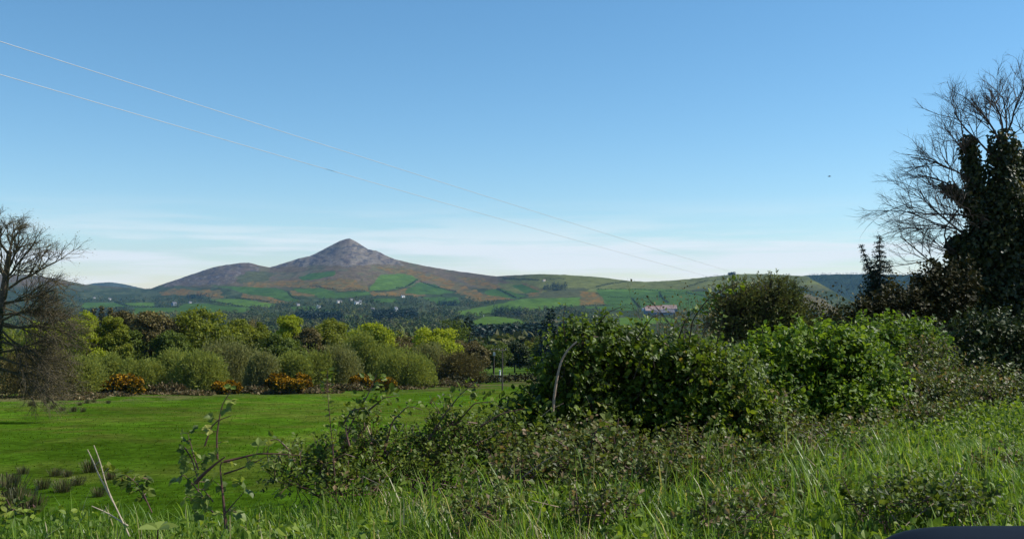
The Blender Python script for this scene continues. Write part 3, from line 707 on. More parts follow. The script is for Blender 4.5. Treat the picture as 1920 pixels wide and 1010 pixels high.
THK = [('brown dead bramble strip between the gorse bushes', 'dead', 640, 712, 110, 156), ('reddish brown bracken bank at the right end of the field edge', 'dead', 805, 704, 170, 168),
 ('dark brown dead growth under the dark domed willow', 'dead', 318, 712, 70, 146), ('pale brown dead growth below the gorse on the left', 'dead', 470, 716, 90, 150),
 ('dull brown growth under the bare tree at the field edge', 'dead', 120, 735, 120, 132), ('rough pale brown strip of old grass left of the round gorse bush', 'dead', 195, 728, 110, 139), ('rough brown strip between the round gorse bush and the low one', 'dead', 330, 726, 130, 143), ('rough strip of old growth under the largest gorse bush', 'dead', 560, 722, 150, 148),
 ('reddish strip of dead growth in front of the right willows', 'dead', 735, 716, 120, 162)]
for lab, m, px, top, wd, D in THK:
    tree_at('bramble_thicket', lab, 'thicket', 'thicket', m, px, top + 5, wd * 1.1, D, None, dens=1.5)

# ----------------------------------------------------------------- hedges
def hedge(name, label, pts, h, wdt=1.2, mat='hedge', D=None, step=2.0, per=10, group=None, size=1.0):
    rng = nrng()
    pts = np.array(pts, float)
    Dd = np.array(D, float) if D is not None else d_at(pts[:, 0], pts[:, 1])
    g = gp(pts[:, 0], Dd)
    seg = np.linalg.norm(np.diff(g, axis=0), axis=1); cum = np.concatenate([[0], np.cumsum(seg)])
    n = max(4, int(cum[-1] / step)); t = np.linspace(0, cum[-1], n)
    c = np.stack([np.interp(t, cum, g[:, k]) for k in range(2)], -1)
    c = np.repeat(c, per, 0); m = len(c)
    hh = h * (.45 + 1.1 * vnoise(np.repeat(t, per) / max(step * 3, 5), 0 * np.repeat(t, per), int(rng.integers(9999))))
    xy = c + rng.normal(size=(m, 2)) * wdt * .6
    z = ground(xy[:, 0], xy[:, 1]) + hh * rng.uniform(.1, 1, m) - .1
    p = np.concatenate([xy, z[:, None]], 1)
    mb = MB(); s = h * .42 * size
    mb.inst(RH_V, RH_F, p, unit(rng, m, .4), unit(rng, m, .5), rng.uniform(.6, 1.4, m) * s, rng.uniform(0, 1, m), 1.2)
    return tag(mb.build(name, M[mat], base=g[0]), label, 'hedge', group)
hedge('hedge', 'dark hedge behind the poles at the far right of the field', [(845, 712), (900, 711), (960, 713), (1010, 716), (1075, 722)], 1.9, 1.2, 'darkhedge', [176, 188, 193, 196, 196], .5, 26, size=.55)
HG = 'hedgerows between the far fields'
HED = [(A5((400, 250), (530, 292), (800, 298), (1040, 302)), 'far hedge between two fields left of the grey farm building'),
 (A2((440, 575), (560, 600), (700, 625), (790, 632)), 'dark far hedge sloping across the pale fields under the left hill'),
 (A2((640, 560), (800, 572), (900, 592)), 'far hedge above the sloping hedge under the left hill'),
 (A2((1040, 520), (1060, 545), (1130, 575)), 'short far hedge curving round the pasture below the mountain'),
 (A2((1200, 470), (1400, 495), (1640, 505)), 'straight far hedge under the orange gorse below the peak'),
 (A3((110, 275), (230, 315), (380, 350)), 'far hedge slanting through the fields right of the mountain'),
 (A3((90, 265), (0, 320), (-80, 330)), 'far hedge along the lower edge of the bright mountain field'),
 (A3((690, 330), (780, 375), (830, 400)), 'far hedge stepping down between the small fields in the centre'),
 (A3((560, 527), (680, 515), (860, 520), (1040, 515), (1170, 500)), 'far hedge along the foot of the long central field'),
 (A3((590, 440), (700, 415), (870, 400)), 'wooded far hedge above the long central field'),
 (A3((1000, 560), (860, 555), (680, 530)), 'far hedge above the bright meadow in the centre'),
 (A3((1350, 452), (1560, 448), (1740, 455)), 'far hedge across the green slope left of the farm sheds'),
 (A3((1700, 405), (1730, 440), (1760, 470)), 'short far hedge running down to the farm sheds'),
 (A4((-80, 246), (250, 246), (560, 262), (720, 300)), 'long far hedge along the top of the green slope'),
 (A4((0, 300), (240, 305), (470, 300)), 'far hedge through the middle of the green slope'),
 (A4((370, 265), (385, 300), (430, 340)), 'short far hedge straight down the green slope'),
 (A4((0, 440), (240, 432), (420, 440)), 'far hedge in front of the farm sheds'),
 (A4((690, 155), (760, 142), (840, 132)), 'hedge on the skyline left of the skyline copse'),
 (A4((560, 230), (700, 190), (860, 165)), 'far hedge climbing to the right skyline'),
 (A4((1380, 225), (1480, 275), (1600, 320)), 'dark far hedge at the foot of the blue forest slope'),
 (A3((730, 250), (830, 262), (1000, 265)), 'dark far hedge high on the middle slope'),
 (A3((1050, 260), (1200, 262)), 'short dark far hedge high on the middle slope'),
 (A3((1430, 320), (1540, 295), (1660, 275)), 'dark far hedge slanting to the low skyline saddle'),
 (A5((60, 320), (170, 335), (530, 305)), 'far hedge under the green fields at the left'),
 ([(545, 581), (600, 581), (650, 579)], 'far hedge between strips of pasture near the cottages'),
 ([(640, 597), (690, 597), (745, 589)], 'far hedge behind the dark conifers in the valley')]
for pts, lab in HED:
    Dm_ = float(np.mean(d_at([p[0] for p in pts], [p[1] for p in pts])))
    hedge('hedge', lab, pts, 2.2 + Dm_ / 1300, 1.0 + Dm_ / 1500, 'hedge', None, 5.0, 9, HG)

# ----------------------------------------------------------------- woods in the valley
def protos():
    out = {}
    for key, kind, mat, W, H, dens in (('green', 'broad', 'oak', 9, 11, .42), ('dark', 'broad', 'deepgreen', 9, 12, .42), ('brown', 'broad', 'browntree', 8.5, 11, .42),
                                       ('grey', 'broad', 'willowgrey', 9, 9, .42), ('conifer', 'conifer', 'conifer', 6.5, 15, .4), ('spruce', 'conifer', 'conifer', 5.5, 17, .4)):
        rng = nrng()
        c = crown_mesh(rng, W, H, H * (.14 if kind == 'broad' else .06), kind, dens)
        t = trunk_mesh(rng, W, H, 1.5, 3)
        out[key] = (c, t, M[mat])
    return out
PR = protos()
WL = {'green': ('broadleaf_tree', 'small green tree among many in the valley wood past the field', 'valley trees in green leaf'),
      'dark': ('broadleaf_tree', 'small dark green tree among many in the valley wood past the field', 'valley trees in dark leaf'),
      'brown': ('budding_tree', 'small brown budding tree among many in the valley wood past the field', 'valley trees in brown bud'),
      'grey': ('willow', 'small grey-green willow among many in the valley wood past the field', 'valley willows'),
      'conifer': ('conifer_tree', 'small dark conifer among many in the valley wood past the field', 'valley conifers'),
      'spruce': ('conifer_tree', 'tall dark pointed conifer among many in the valley wood past the field', 'valley conifers')}
first = {}
def plant(key, px, D, s, rz):
    b = gp(px, D); c, t, m = PR[key]; nm, lab, g = WL[key]
    root = thing(nm, lab, 'tree', b, g); root.scale = (s, s, s * (.9 + .2 * ((rz * 7.3) % 1))); root.rotation_euler.z = rz
    if key not in first:
        first[key] = (c.build('crown', m, root), t.build('trunk', M['bark'], root))
    else:
        for o in first[key]:
            q = o.copy(); COL.objects.link(q); q.parent = root
rng = np.random.default_rng(7)
taken = []
def try_plant(n, x0, x1, d0, d1, keys, wts, smin=.75, smax=1.15, gap=5.0):
    k = 0; tries = 0
    while k < n and tries < n * 12:
        tries += 1
        D = d0 * (d1 / d0) ** rng.uniform(); px = rng.uniform(x0, x1); X = (px - 960) / F * D
        if any((X - a) ** 2 + (D - b) ** 2 < gap * gap for a, b in taken[-260:]): continue
        pyb = py_of(gp(px, D)[2] / D)
        if any(inpoly(np.array([px]), np.array([pyb + dd]), pl)[0] for pl in OPEN for dd in (0, -6)): continue
        taken.append((X, D)); k += 1
        plant(keys[rng.choice(len(keys), p=wts)], px, D, rng.uniform(smin, smax), rng.uniform(0, 6.28))
OPEN = [COVER[i][1] for i in range(len(COVER)) if COVER[i][0] in (GR, GB, TA, OL)] + [[(885, 684), (1010, 684), (1010, 706), (885, 706)]]
try_plant(60, -60, 520, 230, 420, ['green', 'dark', 'brown', 'spruce'], [.35, .3, .2, .15])
try_plant(46, 500, 860, 240, 480, ['green', 'dark', 'brown', 'grey'], [.3, .3, .25, .15])
try_plant(60, 840, 1130, 250, 560, ['green', 'dark', 'brown', 'conifer', 'spruce'], [.12, .26, .22, .2, .2])
try_plant(70, 840, 1130, 560, 860, ['spruce', 'conifer', 'dark', 'brown'], [.35, .25, .2, .2], gap=4)
# one darker tall conifer left of the hawthorn
tree_at('conifer_tree', 'tallest dark conifer, left of the top of the big hawthorn', 'tree', 'conifer', 'conifer', 1019, 611, 26, 480, dens=.8)

# far woods: masses nobody could count
def far_mass(name, label, pts, kind, mat, hgt, per, tints=None):
    rng = nrng(); pts = np.array(pts); px, py = pts[:, 0], pts[:, 1]
    D = d_at(px, py); b = gp(px, D); n = len(b)
    H = hgt * rng.uniform(.6, 1.25, n); W = H * (.95 if kind == 'broad' else .42)
    tr = np.repeat(np.arange(n), per); m = len(tr)
    if kind == 'broad':
        d = unit(rng, m, .3); p = b[tr] + d * np.stack([W[tr] * .45, W[tr] * .45, H[tr] * .42], -1) * rng.uniform(.6, 1, m)[:, None]; p[:, 2] += H[tr] * .5
        y = unit(rng, m); zd = nrm(d + rng.normal(size=(m, 3)) * .4); sz = H[tr] * rng.uniform(.18, .34, m); wd = 1.2
    else:
        h = rng.uniform(0, 1, m) ** 1.3; a = rng.uniform(0, 6.28, m); r = W[tr] * .5 * (1 - h) + .1
        p = b[tr] + np.stack([np.cos(a) * r, np.sin(a) * r, h * H[tr]], -1)
        y = np.stack([np.cos(a), np.sin(a), -.3 + 0 * a], -1); zd = np.stack([np.cos(a) * .5, np.sin(a) * .5, 1 + 0 * a], -1) + rng.normal(size=(m, 3)) * .3; sz = W[tr] * rng.uniform(.4, .7, m); wd = .8
    ti = np.clip((rng.uniform(0, 1, n) if tints is None else tints)[tr] + rng.normal(size=m) * .07, 0, 1)
    mb = MB(); mb.inst(RH_V, RH_F, p, y, zd, sz, ti, wd)
    return tag(mb.build(name, M[mat], base=b[0]), label, 'wood', kind='stuff')
rng = np.random.default_rng(17)
def sample(n, x0, x1, y0, y1, keep=None, prob=None):
    x = rng.uniform(x0, x1, n); y = rng.uniform(y0, y1, n)
    m = np.ones(n, bool)
    for pl in OPEN: m &= ~inpoly(x, y, pl)
    for c, pl, wob in COVER:
        if c is GO or c is RO: m &= ~inpoly(x, y, pl) | (rng.uniform(size=n) < .05)
    if prob is not None: m &= rng.uniform(size=n) < prob(x, y)
    return np.stack([x[m], y[m]], -1)
lowline = lambda x: np.interp(x, [0, 150, 280, 400, 560, 700, 800, 860, 940, 1010, 1100, 1240, 1500], [552, 556, 556, 560, 567, 557, 556, 560, 566, 568, 578, 590, 596])
pr = lambda x, y: sstep(y, lowline(x) - 3, lowline(x) + 8) * (.35 + .65 * (fbm(x * .03, y * .09, 91) > .42))
pA = sample(11500, -60, 1130, 548, 640, prob=pr)
tn = np.clip(.1 + .8 * fbm(pA[:, 0] * .02, pA[:, 1] * .06, 93) + np.random.default_rng(3).normal(size=len(pA)) * .22, 0, 1)
far_mass('far_woodland', 'blue-green woodland spread over the valley below the mountain', pA, 'broad', 'farwood', 10.5, 26, tn)
pB = sample(3600, -60, 1130, 632, 690)
far_mass('far_woodland', 'nearer brown and green woodland filling the valley floor', pB, 'broad', 'farwood', 11, 46)
rngs = [(700, 782, 592, 604, 330), (555, 642, 594, 606, 300), (850, 1060, 640, 668, 800), (150, 240, 588, 606, 110), (822, 862, 569, 575, 60), (925, 980, 585, 594, 70), (350, 400, 555, 562, 50), (1020, 1062, 536, 545, 70)]
pC = np.concatenate([np.stack([rng.uniform(a, b, n), rng.uniform(c, d, n)], -1) for a, b, c, d, n in rngs])
far_mass('conifer_plantation', 'dark conifer plantations in bands across the valley', pC, 'conifer', 'conifer', 17, 36)
pD = sample(900, -40, 1500, 522, 566, prob=lambda x, y: .5 * (fbm(x * .05, y * .15, 95) > .58))
far_mass('far_scrub', 'dark scrub scattered over the far slopes', pD, 'broad', 'hedge', 6, 14)
# lone copse on the skyline, right
pE = np.stack([rng.uniform(1366, 1380, 14), np.full(14, 515.6)], -1)
gE = far_mass('skyline_copse', 'small dark copse on the skyline where the wires end', pE, 'broad', 'hedge', 13, 60)
del gE['kind']; gE['category'] = 'copse'
# plantation on the blue hill
pxh, Dh, Xh, Zh = FH
n = 11000; r_ = np.random.default_rng(5)
ci = r_.uniform(0, len(pxh) - 1.01, n); ri = r_.uniform(8, 59, n) ; ri = np.where(r_.uniform(size=n) < .03, 58.5, ri)
c0, rr0 = ci.astype(int), ri.astype(int)
ok = PLANT[rr0, c0]; c0, rr0, ci, ri = c0[ok], rr0[ok], ci[ok], ri[ok]
r1 = np.minimum(rr0 + 1, 59); f = (ri - rr0)[:, None]
B0 = np.stack([Xh, Dh, Zh], -1); b = B0[rr0, c0] * (1 - f) + B0[r1, c0] * f; b[:, 0] += (ci - c0) * 4.5
n = len(b); per = 9; tr = np.repeat(np.arange(n), per); m = len(tr); h = r_.uniform(0, 1, m); a = r_.uniform(0, 6.28, m); H = r_.uniform(12, 14.5, n)
p = b[tr] + np.stack([np.cos(a) * (1 - h) * 3, np.sin(a) * (1 - h) * 3, h * H[tr]], -1)
mb = MB(); mb.inst(RH_V, RH_F, p, np.stack([np.cos(a), np.sin(a), -.4 + 0 * a], -1), np.stack([np.cos(a), np.sin(a), 1 + 0 * a], -1), r_.uniform(3, 5, m), r_.uniform(0, .7, m), .9)
tag(mb.build('conifer_forest', M['conifer'], base=b[0]), 'blue dark conifer forest covering the right-hand hill', 'forest', kind='stuff')

# ----------------------------------------------------------------- houses
def house(label, px, py, L_, Wd, Hh, rz, wall, roof, name='cottage', chim=1, wins=3, cat='house'):
    D = float(d_at(px, py)[0]); b = gp(px, D)
    root = thing(name, label, cat, b); root.rotation_euler.z = rz
    mb = MB(); l, w_ = L_ / 2, Wd / 2
    rh = Wd * .42
    mb.add([(-l, -w_, -2), (l, -w_, -2), (l, w_, -2), (-l, w_, -2), (-l, -w_, Hh), (l, -w_, Hh), (l, w_, Hh), (-l, w_, Hh), (-l, 0, Hh + rh), (l, 0, Hh + rh)],
           quads=[(0, 1, 5, 4), (1, 2, 6, 5), (2, 3, 7, 6), (3, 0, 4, 7)], tris=[(4, 7, 8), (5, 9, 6)][0:2])
    mb.build('wall', M[wall], root)
    rf = MB(); e = .35
    for s in (-1, 1):
        a0 = np.array([[-l - e, s * (w_ + e), Hh - e * .8], [l + e, s * (w_ + e), Hh - e * .8], [l + e, 0, Hh + rh + .06], [-l - e, 0, Hh + rh + .06]])
        v = np.concatenate([a0, a0 + np.array([0, 0, .22])])
        rf.add(v, quads=[(0, 1, 2, 3), (4, 7, 6, 5), (0, 4, 5, 1), (1, 5, 6, 2), (2, 6, 7, 3), (3, 7, 4, 0)])
    ro = rf.build('roof', M[roof], root)
    for i in range(chim):
        c = MB(); x = (-l + .8) if i == 0 else l - .8; c.box((x, 0, Hh + rh + .45), (.4, .45, .8)); c.box((x, 0, Hh + rh + 1.35), (.15, .15, .12)); c.build('chimney', M[wall], ro)
    for i in range(wins):
        x = -l + L_ * (i + .5) / wins
        c = MB()
        if wins > 1 and i == wins // 2: c.box((x, -w_ - .03, .95), (.5, .06, 1.05)); c.build('door', M['darkglass'], root)
        else: c.box((x, -w_ - .03, 1.6), (.55, .06, .6)); c.build('window', M['darkglass'], root)
HS = [('long bright white farmhouse, brightest of the valley houses', 671, 570, 26, 8, 6, .05, 'whitewall', 'slate', 2, 5),
 ('white gable end joined beside the bright farmhouse', 676, 569, 9, 8, 9, -.4, 'whitewall', 'slate', 1, 3),
 ('pale cottage just above the bright white farmhouse', 660, 564, 22, 8, 5, .2, 'creamwall', 'slate', 1, 3),
 ('long grey low house left of the bright farmhouse', 636, 567, 26, 8, 4.5, .3, 'creamwall', 'slate', 1, 4),
 ('small white cottage left of the farmhouse among pastures', 597.5, 578, 11, 8, 6.5, .1, 'whitewall', 'slate', 1, 3),
 ('white house beside the dark conifer band', 742.5, 582.5, 10, 9, 8, 0, 'whitewall', 'slate', 1, 3),
 ('white house high at the edge of the orange gorse', 755.5, 557, 18, 8, 5, .2, 'whitewall', 'slate', 1, 3),
 ('tiny white cottage above the domed olive tree', 591, 605, 7, 6, 4.6, .1, 'whitewall', 'slate', 1, 3),
 ('grey stone house left of the white conifer-side house', 699, 581.5, 12, 8, 4, -.1, 'greywall', 'slate', 1, 3),
 ('grey house among trees left of the pastures', 559, 573, 12, 8, 4, .1, 'creamwall', 'slate', 1, 3),
 ('white cottage far left above the green fields', 206, 562, 13, 8, 6, .1, 'whitewall', 'slate', 1, 3),
 ('pale cottage farthest left beside the bare tree', 177, 560, 10, 8, 4.5, .1, 'creamwall', 'slate', 1, 3),
 ('tall grey farm building among dark trees on the left', 327, 573, 20, 12, 9, .3, 'greywall', 'slate', 0, 3),
 ('low pale house right of the grey farm building', 357, 568, 12, 8, 4, .1, 'creamwall', 'slate', 1, 3),
 ('pale low house high on the middle skyline slope', 1020, 527, 16, 8, 4, .1, 'creamwall', 'paleroof', 1, 3)]
for lab, px, py, l, w_, h, rz, wl, rf, ch, wn in HS: house(lab, px, py, l * .95, w_ * .95, h * .95, rz + .75, wl, rf, 'cottage', ch, wn)
SH = [('large pale farm shed with a brown roof, left of the sheds', 1225, 588, 46, 24, 8, .08, 'greywall', 'paleroof'),
 ('long farm shed with pinkish roof behind the others', 1232, 583, 60, 20, 7, .05, 'greywall', 'tileroof'),
 ('right-hand farm shed with a reddish pale roof', 1255, 584, 40, 24, 8, -.05, 'greywall', 'paleroof'),
 ('low blue-grey farm shed in front of the others', 1243, 590, 56, 18, 5.5, .1, 'greywall', 'slate'),
 ('small bright white building at the left end of the sheds', 1207.5, 582.5, 10, 9, 5, .2, 'whitewall', 'slate')]
for lab, px, py, l, w_, h, rz, wl, rf in SH: house(lab, px, py, l, w_, h, rz, wl, rf, 'farm_shed', 0, 4, 'shed')

# ----------------------------------------------------------------- poles, wires, bird
def pole(label, px, base_py, top_py, D, r, light=False):
    b = gp(px, D); zt = P(px, top_py, D)[2] - b[2]
    root = thing('utility_pole', label, 'pole', b)
    mb = MB(); mb.tube([(0, 0, -.5), (0, 0, zt * .5), (0, 0, zt)], [r, r * .85, r * .7], 10); mb.build('post', M['pole'], root)
    mb = MB(); mb.box((0, -r - .05, zt - .35), (.75, .05, .06), .6); ca = mb.build('crossarm', M['pole'], root)
    for s in (-1, 1):
        mb = MB(); c = np.array([math.cos(.6) * s * .65, math.sin(.6) * s * .65 - r - .05, zt - .29])
        mb.tube([c, c + (0, 0, .08), c + (0, 0, .1), c + (0, 0, .2)], [.035, .06, .05, .04], 8); mb.build('insulator', M['ceramic'], ca)
    if light:
        mb = MB(); mb.box((0, -.3, zt - 1.2), (.22, .16, .35)); mb.build('transformer', M['ceramic'], root)
pole('dark wooden pole standing in the field at its far right', 942, 735, 652, 158, .13)
pole('thin pole with a pale box near its top behind the hedge', 926.5, 715, 652, 205, .11, True)
# low pale post at the hedge
b = gp(937.5, 196); root = thing('marker_post', 'short white post beside the hedge behind the wooden pole', 'post', b)
mb = MB(); mb.tube([(0, 0, -.3), (0, 0, 1.9), (0, 0, 2.0)], [.16, .16, .1], 8); mb.build('post', M['whitewall'], root)
mb = MB(); mb.box((0, 0, 2.08), (.2, .2, .07)); mb.build('cap', M['whitewall'], root)
b = gp(907, float(d_at(907, 594)[0])); root = thing('marker_post', 'pale post at the corner of the bright central meadow', 'post', b)
mb = MB(); mb.tube([(0, 0, -.3), (0, 0, 4.2)], [.5, .45], 8); mb.build('post', M['whitewall'], root)
mb = MB(); mb.box((0, 0, 4.3), (.7, .7, .15)); mb.build('cap', M['whitewall'], root)

def wire(label, p0, d0, p1, d1, sag, r):
    a, b = P(p0[0], p0[1], d0), P(p1[0], p1[1], d1); t = np.linspace(-.35, 1, 90)[:, None]
    pts = a + (b - a) * t; pts[:, 2:3] -= sag * 4 * np.clip(t, -1, 1) * (1 - t)
    mb = MB(); mb.tube(pts, r, 6)
    tag(mb.build('overhead_wire', M['wire'], base=pts[0]), label, 'wire', 'overhead wires across the sky')
wire('upper of two thin wires slanting down across the sky', (0, 78), 34, (1392, 515.5), 105, .12, .0125)
wire('lower of two thin wires slanting down across the sky', (0, 140), 34, (1330, 518.5), 105, .12, .0125)

b = P(1555, 331, 70); root = thing('bird', 'tiny dark bird flying alone in the right of the sky', 'bird', b)
mb = MB(); mb.tube([(-.1, 0, 0), (-.05, 0, .01), (.03, 0, .01), (.09, 0, .02), (.12, 0, .02)], [.008, .03, .035, .022, .004], 8)
for s in (-1, 1): mb.add([(.04, s * .02, .02), (.0, s * .12, .07), (-.03, s * .24, .03), (-.03, s * .12, .05), (-.04, s * .02, .015)], tris=[(0, 1, 4), (1, 3, 4), (1, 2, 3)])
mb.add([(-.09, 0, .005), (-.17, .03, 0), (-.17, -.03, 0)], tris=[(0, 1, 2)])
mb.build('body', M['feather'], root)
# ----------------------------------------------------------------- foreground shrubs
def blobs_of(lst):
    out = []
    for px, py, rx, ry, D, rd in lst:
        out.append((P(px, py, D), np.array([rx * D / F, rd, ry * D / F])))
    return out

def leafy(rng, blobs, dens, lpt, lsize, tl, up=.35, low=-.6):
    """twigs on lumpy blobs -> (twig start, twig dir, length), leaf pos/dir/normal"""
    p0s, dirs = [], []
    for c, r in blobs:
        area = 4 * math.pi * ((r[0] * r[1]) ** 1.6 / 3 + (r[0] * r[2]) ** 1.6 / 3 + (r[1] * r[2]) ** 1.6 / 3) ** (1 / 1.6)
        n = max(12, int(area * dens))
        d = unit(rng, n * 2, .25); d = d[d[:, 2] > low][:n]
        lump = .5 + .85 * fbm(d[:, 0] * 2.6 + c[0] * 3 + 20, d[:, 2] * 2.6 + d[:, 1] * 1.7 + c[2] * 3 + 20, int(rng.integers(1e6)), 3)
        p = c + d * r * (lump * rng.uniform(.55, 1.06, len(d)) ** .8)[:, None]
        p0s.append(p); dirs.append(nrm(d * .8 + np.array([0, 0, up]) + rng.normal(size=d.shape) * .45))
    p0 = np.concatenate(p0s); dr = np.concatenate(dirs); n = len(p0)
    ln = tl * rng.uniform(.5, 1.35, n)
    tr = np.repeat(np.arange(n), lpt); m = len(tr)
    t = (np.tile(np.arange(lpt), n) + rng.uniform(.2, .8, m)) / lpt
    side_ = np.cross(dr[tr], unit(rng, m)); side_ = nrm(side_)
    lp = p0[tr] + dr[tr] * (ln[tr] * t)[:, None]
    ld = nrm(dr[tr] * .55 + side_ + np.array([0, 0, -.1]))
    tn_ = rng.normal(size=(n, 3)) * .5 + dr * .45
    lnm = nrm(np.array([.25, -.15, .85]) + tn_[tr] + rng.normal(size=(m, 3)) * .38)
    return p0, dr, ln, lp, ld, lnm, tr

def shrub(name, label, cat, base_px, base_D, blobs, leaf, dens, lpt, lsize, tl, group=None, stemmat='darktwig', tmpl='rh', shoots=(), tone=0.0, sr=.03, limbs=3, up=.35, low=-.6, stray=9):
    rng = nrng(); b = gp(base_px, base_D); b[2] -= .1
    root = thing(name, label, cat, b, group)
    B = blobs_of(blobs)
    p0, dr, ln, lp, ld, lnm, tr = leafy(rng, B, dens, lpt, lsize, tl, up, low)
    lm, sm = MB(), MB()
    tw = rng.normal(size=len(p0)) * .17
    ti = np.clip(.45 + tone + tw[tr] + rng.normal(size=len(tr)) * .2, 0, 1)
    tv, tf = (RH_V, RH_F) if tmpl == 'rh' else (OV_V, OV_F)
    lm.inst(tv, tf, lp - b, ld, lnm, lsize * rng.uniform(.6, 1.3, len(tr)), ti, rng.uniform(.85, 1.25, len(tr)))
    for i in range(0, len(p0), 4):
        q = p0[i] - dr[i] * ln[i] * .8 + rng.normal(size=3) * .02
        sm.tube(np.array([q, p0[i] + dr[i] * ln[i] * .45, p0[i] + dr[i] * ln[i]]) - b, [.004, .003, .0015], 3, cap=False)
    for c, r in B:
        for k in range(limbs):
            e = c + r * rng.uniform(-.7, .7, 3); s0 = np.array([b[0] + (c[0] - b[0]) * .55 + rng.normal() * .12, b[1] + (c[1] - b[1]) * .5 + rng.normal() * .1, 0]); s0[2] = ground(s0[0], s0[1]) - .1
            t = np.linspace(0, 1, 6)[:, None]; pts = s0 + (e - s0) * t + np.sin(t * 3.1) * rng.normal(size=3) * .12 + rng.normal(size=(6, 3)) * .025
            sm.tube(pts - b, np.linspace(sr, sr * .25, 6) * rng.uniform(.6, 1.2), 5)
            for j in range(3):
                q = pts[rng.integers(2, 5)]; e2 = q + (unit(rng, 1, .5)[0]) * r * rng.uniform(.5, 1)
                sm.tube(np.array([q, (q + e2) / 2 + rng.normal(size=3) * .03, e2]) - b, [sr * .35, sr * .22, .003], 4)
    for sh in shoots: add_shoot(rng, sm, lm, b, **sh)
    for c, r in B:
        for k in range(stray):
            dd = unit(rng, 1, .8)[0]; q = c + dd * r * .8; e = q + nrm(dd * .7 + np.array([0, 0, .9]) + rng.normal(size=3) * .35) * rng.uniform(.15, .5) * min(1, 2.2 * r[2])
            cc = curve([q, (q + e) / 2 + rng.normal(size=3) * .03, e], 8); sm.tube(cc - b, np.linspace(.006, .002, 8), 4)
            m = int(rng.uniform(8, 20)); i = rng.integers(1, 8, m); sdv = unit(rng, m)
            lm.inst(tv, tf, cc[i] + sdv * .015 - b, nrm(sdv + nrm(e - q) * .6), nrm(np.array([.2, -.2, .9]) + rng.normal(size=(m, 3)) * .6), lsize * rng.uniform(.5, 1.15, m), np.clip(rng.normal(.55 + tone, .2, m), 0, 1), 1)
        if rng.uniform() < .75:
            dm = MB(); q = c + unit(rng, 1, .3)[0] * r * .85; e = q + nrm(np.array([rng.normal(), -.4, rng.normal() * .6])) * rng.uniform(.2, .55)
            dm.tube(np.array([q, (q + e) / 2 + rng.normal(size=3) * .04, e]) - b, [.005, .004, .002], 4); dm.build('dead_twig', M['palebark'], root)
    sm.build('stems', M[stemmat], root); lm.build('foliage', M[leaf], root)
    return root

def curve(pts, n=24):
    pts = np.asarray(pts, float); d = np.concatenate([[0], np.cumsum(np.linalg.norm(np.diff(pts, axis=0), axis=1))])
    t = np.linspace(0, d[-1], n); c = np.stack([np.interp(t, d, pts[:, k]) for k in range(3)], -1)
    for _ in range(2): c[1:-1] = .25 * c[:-2] + .5 * c[1:-1] + .25 * c[2:]
    return c

def add_shoot(rng, sm, lm, b, pts, r=.008, ls=.045, step=.03, start=.15, per=2, tone=0.0, spread=.05, tri=False, tint=.5):
    c = curve([P(*q) for q in pts]); sm.tube(c - b, np.linspace(r, r * .3, len(c)), 6, tint=tint)
    if ls <= 0: return
    L_ = np.sum(np.linalg.norm(np.diff(c, axis=0), axis=1)); n = int(L_ * (1 - start) / step)
    u = np.linspace(start, 1, max(n, 2)) * (len(c) - 1); i = np.minimum(u.astype(int), len(c) - 2); f = (u - i)[:, None]
    p = c[i] * (1 - f) + c[i + 1] * f; d = nrm(c[i + 1] - c[i])
    p, d = np.repeat(p, per, 0), np.repeat(d, per, 0); m = len(p)
    sd_ = nrm(np.cross(d, unit(rng, m)))
    if tri:      # three-part leaves on a stalk
        pt = p + sd_ * spread * 1.2 + d * spread * .3
        for q in range(m): sm.tube(np.array([p[q], pt[q]]) - b, [.0022, .0015], 3, cap=False)
        nz = nrm(np.array([0, -.45, .9]) + rng.normal(size=(m, 3)) * .45)
        sl_ = nrm(np.cross(sd_, nz)); sc_ = rng.uniform(.7, 1.2, m) * ls; ti = np.clip(.5 + tone + rng.normal(size=m) * .2, 0, 1)
        for dirx in (sd_, nrm(sd_ * .35 + sl_), nrm(sd_ * .35 - sl_)):
            lm.inst(OV_V, OV_F, pt - b, dirx, nz + rng.normal(size=(m, 3)) * .15, sc_, ti, 1.15)
        return
    lp = p + sd_ * rng.uniform(0, spread, m)[:, None]
    lm.inst(OV_V, OV_F, lp - b, nrm(sd_ + d * .4), nrm(np.array([.1, -.3, .9]) + rng.normal(size=(m, 3)) * .55), ls * rng.uniform(.6, 1.25, m), np.clip(.5 + tone + rng.normal(size=m) * .2, 0, 1), 1.1)

GH = None
shrub('hawthorn_bush', 'big dark hawthorn bush in the centre right, pale curved stem on its left', 'bush', 1165, 9.6,
      [(1105, 652, 52, 34.96, 9.5, 0.5), (1175, 670, 58, 40.48, 9.7, 0.5), (1070, 722, 55, 57.04, 9.4, 0.45), (1150, 742, 95, 73.6, 9.9, 0.6), (1225, 712, 60, 64.4, 9.9, 0.5), (1215, 780, 110, 75, 9.9, 0.6), (1030, 790, 75, 55, 9.3, 0.45), (1110, 810, 95, 60, 9.5, 0.5), (1000, 820, 50, 40, 9, 0.35), (1240, 742, 60, 55.2, 9.9, 0.4), (955, 825, 40, 30, 8.8, 0.3)], 'haw', 165, 9, .050, .2, tmpl='ov', stray=16, tone=-.17,
      shoots=[dict(pts=[(1060, 640, 9.3), (1056, 600, 9.2), (1060, 572, 9.2)], step=.05), dict(pts=[(1120, 610, 9.4), (1140, 585, 9.3), (1165, 575, 9.3)], step=.05),
              dict(pts=[(1190, 640, 9.4), (1222, 595, 9.3), (1250, 585, 9.3)], step=.05), dict(pts=[(1000, 800, 9), (960, 770, 8.8), (930, 760, 8.8)], step=.05)])
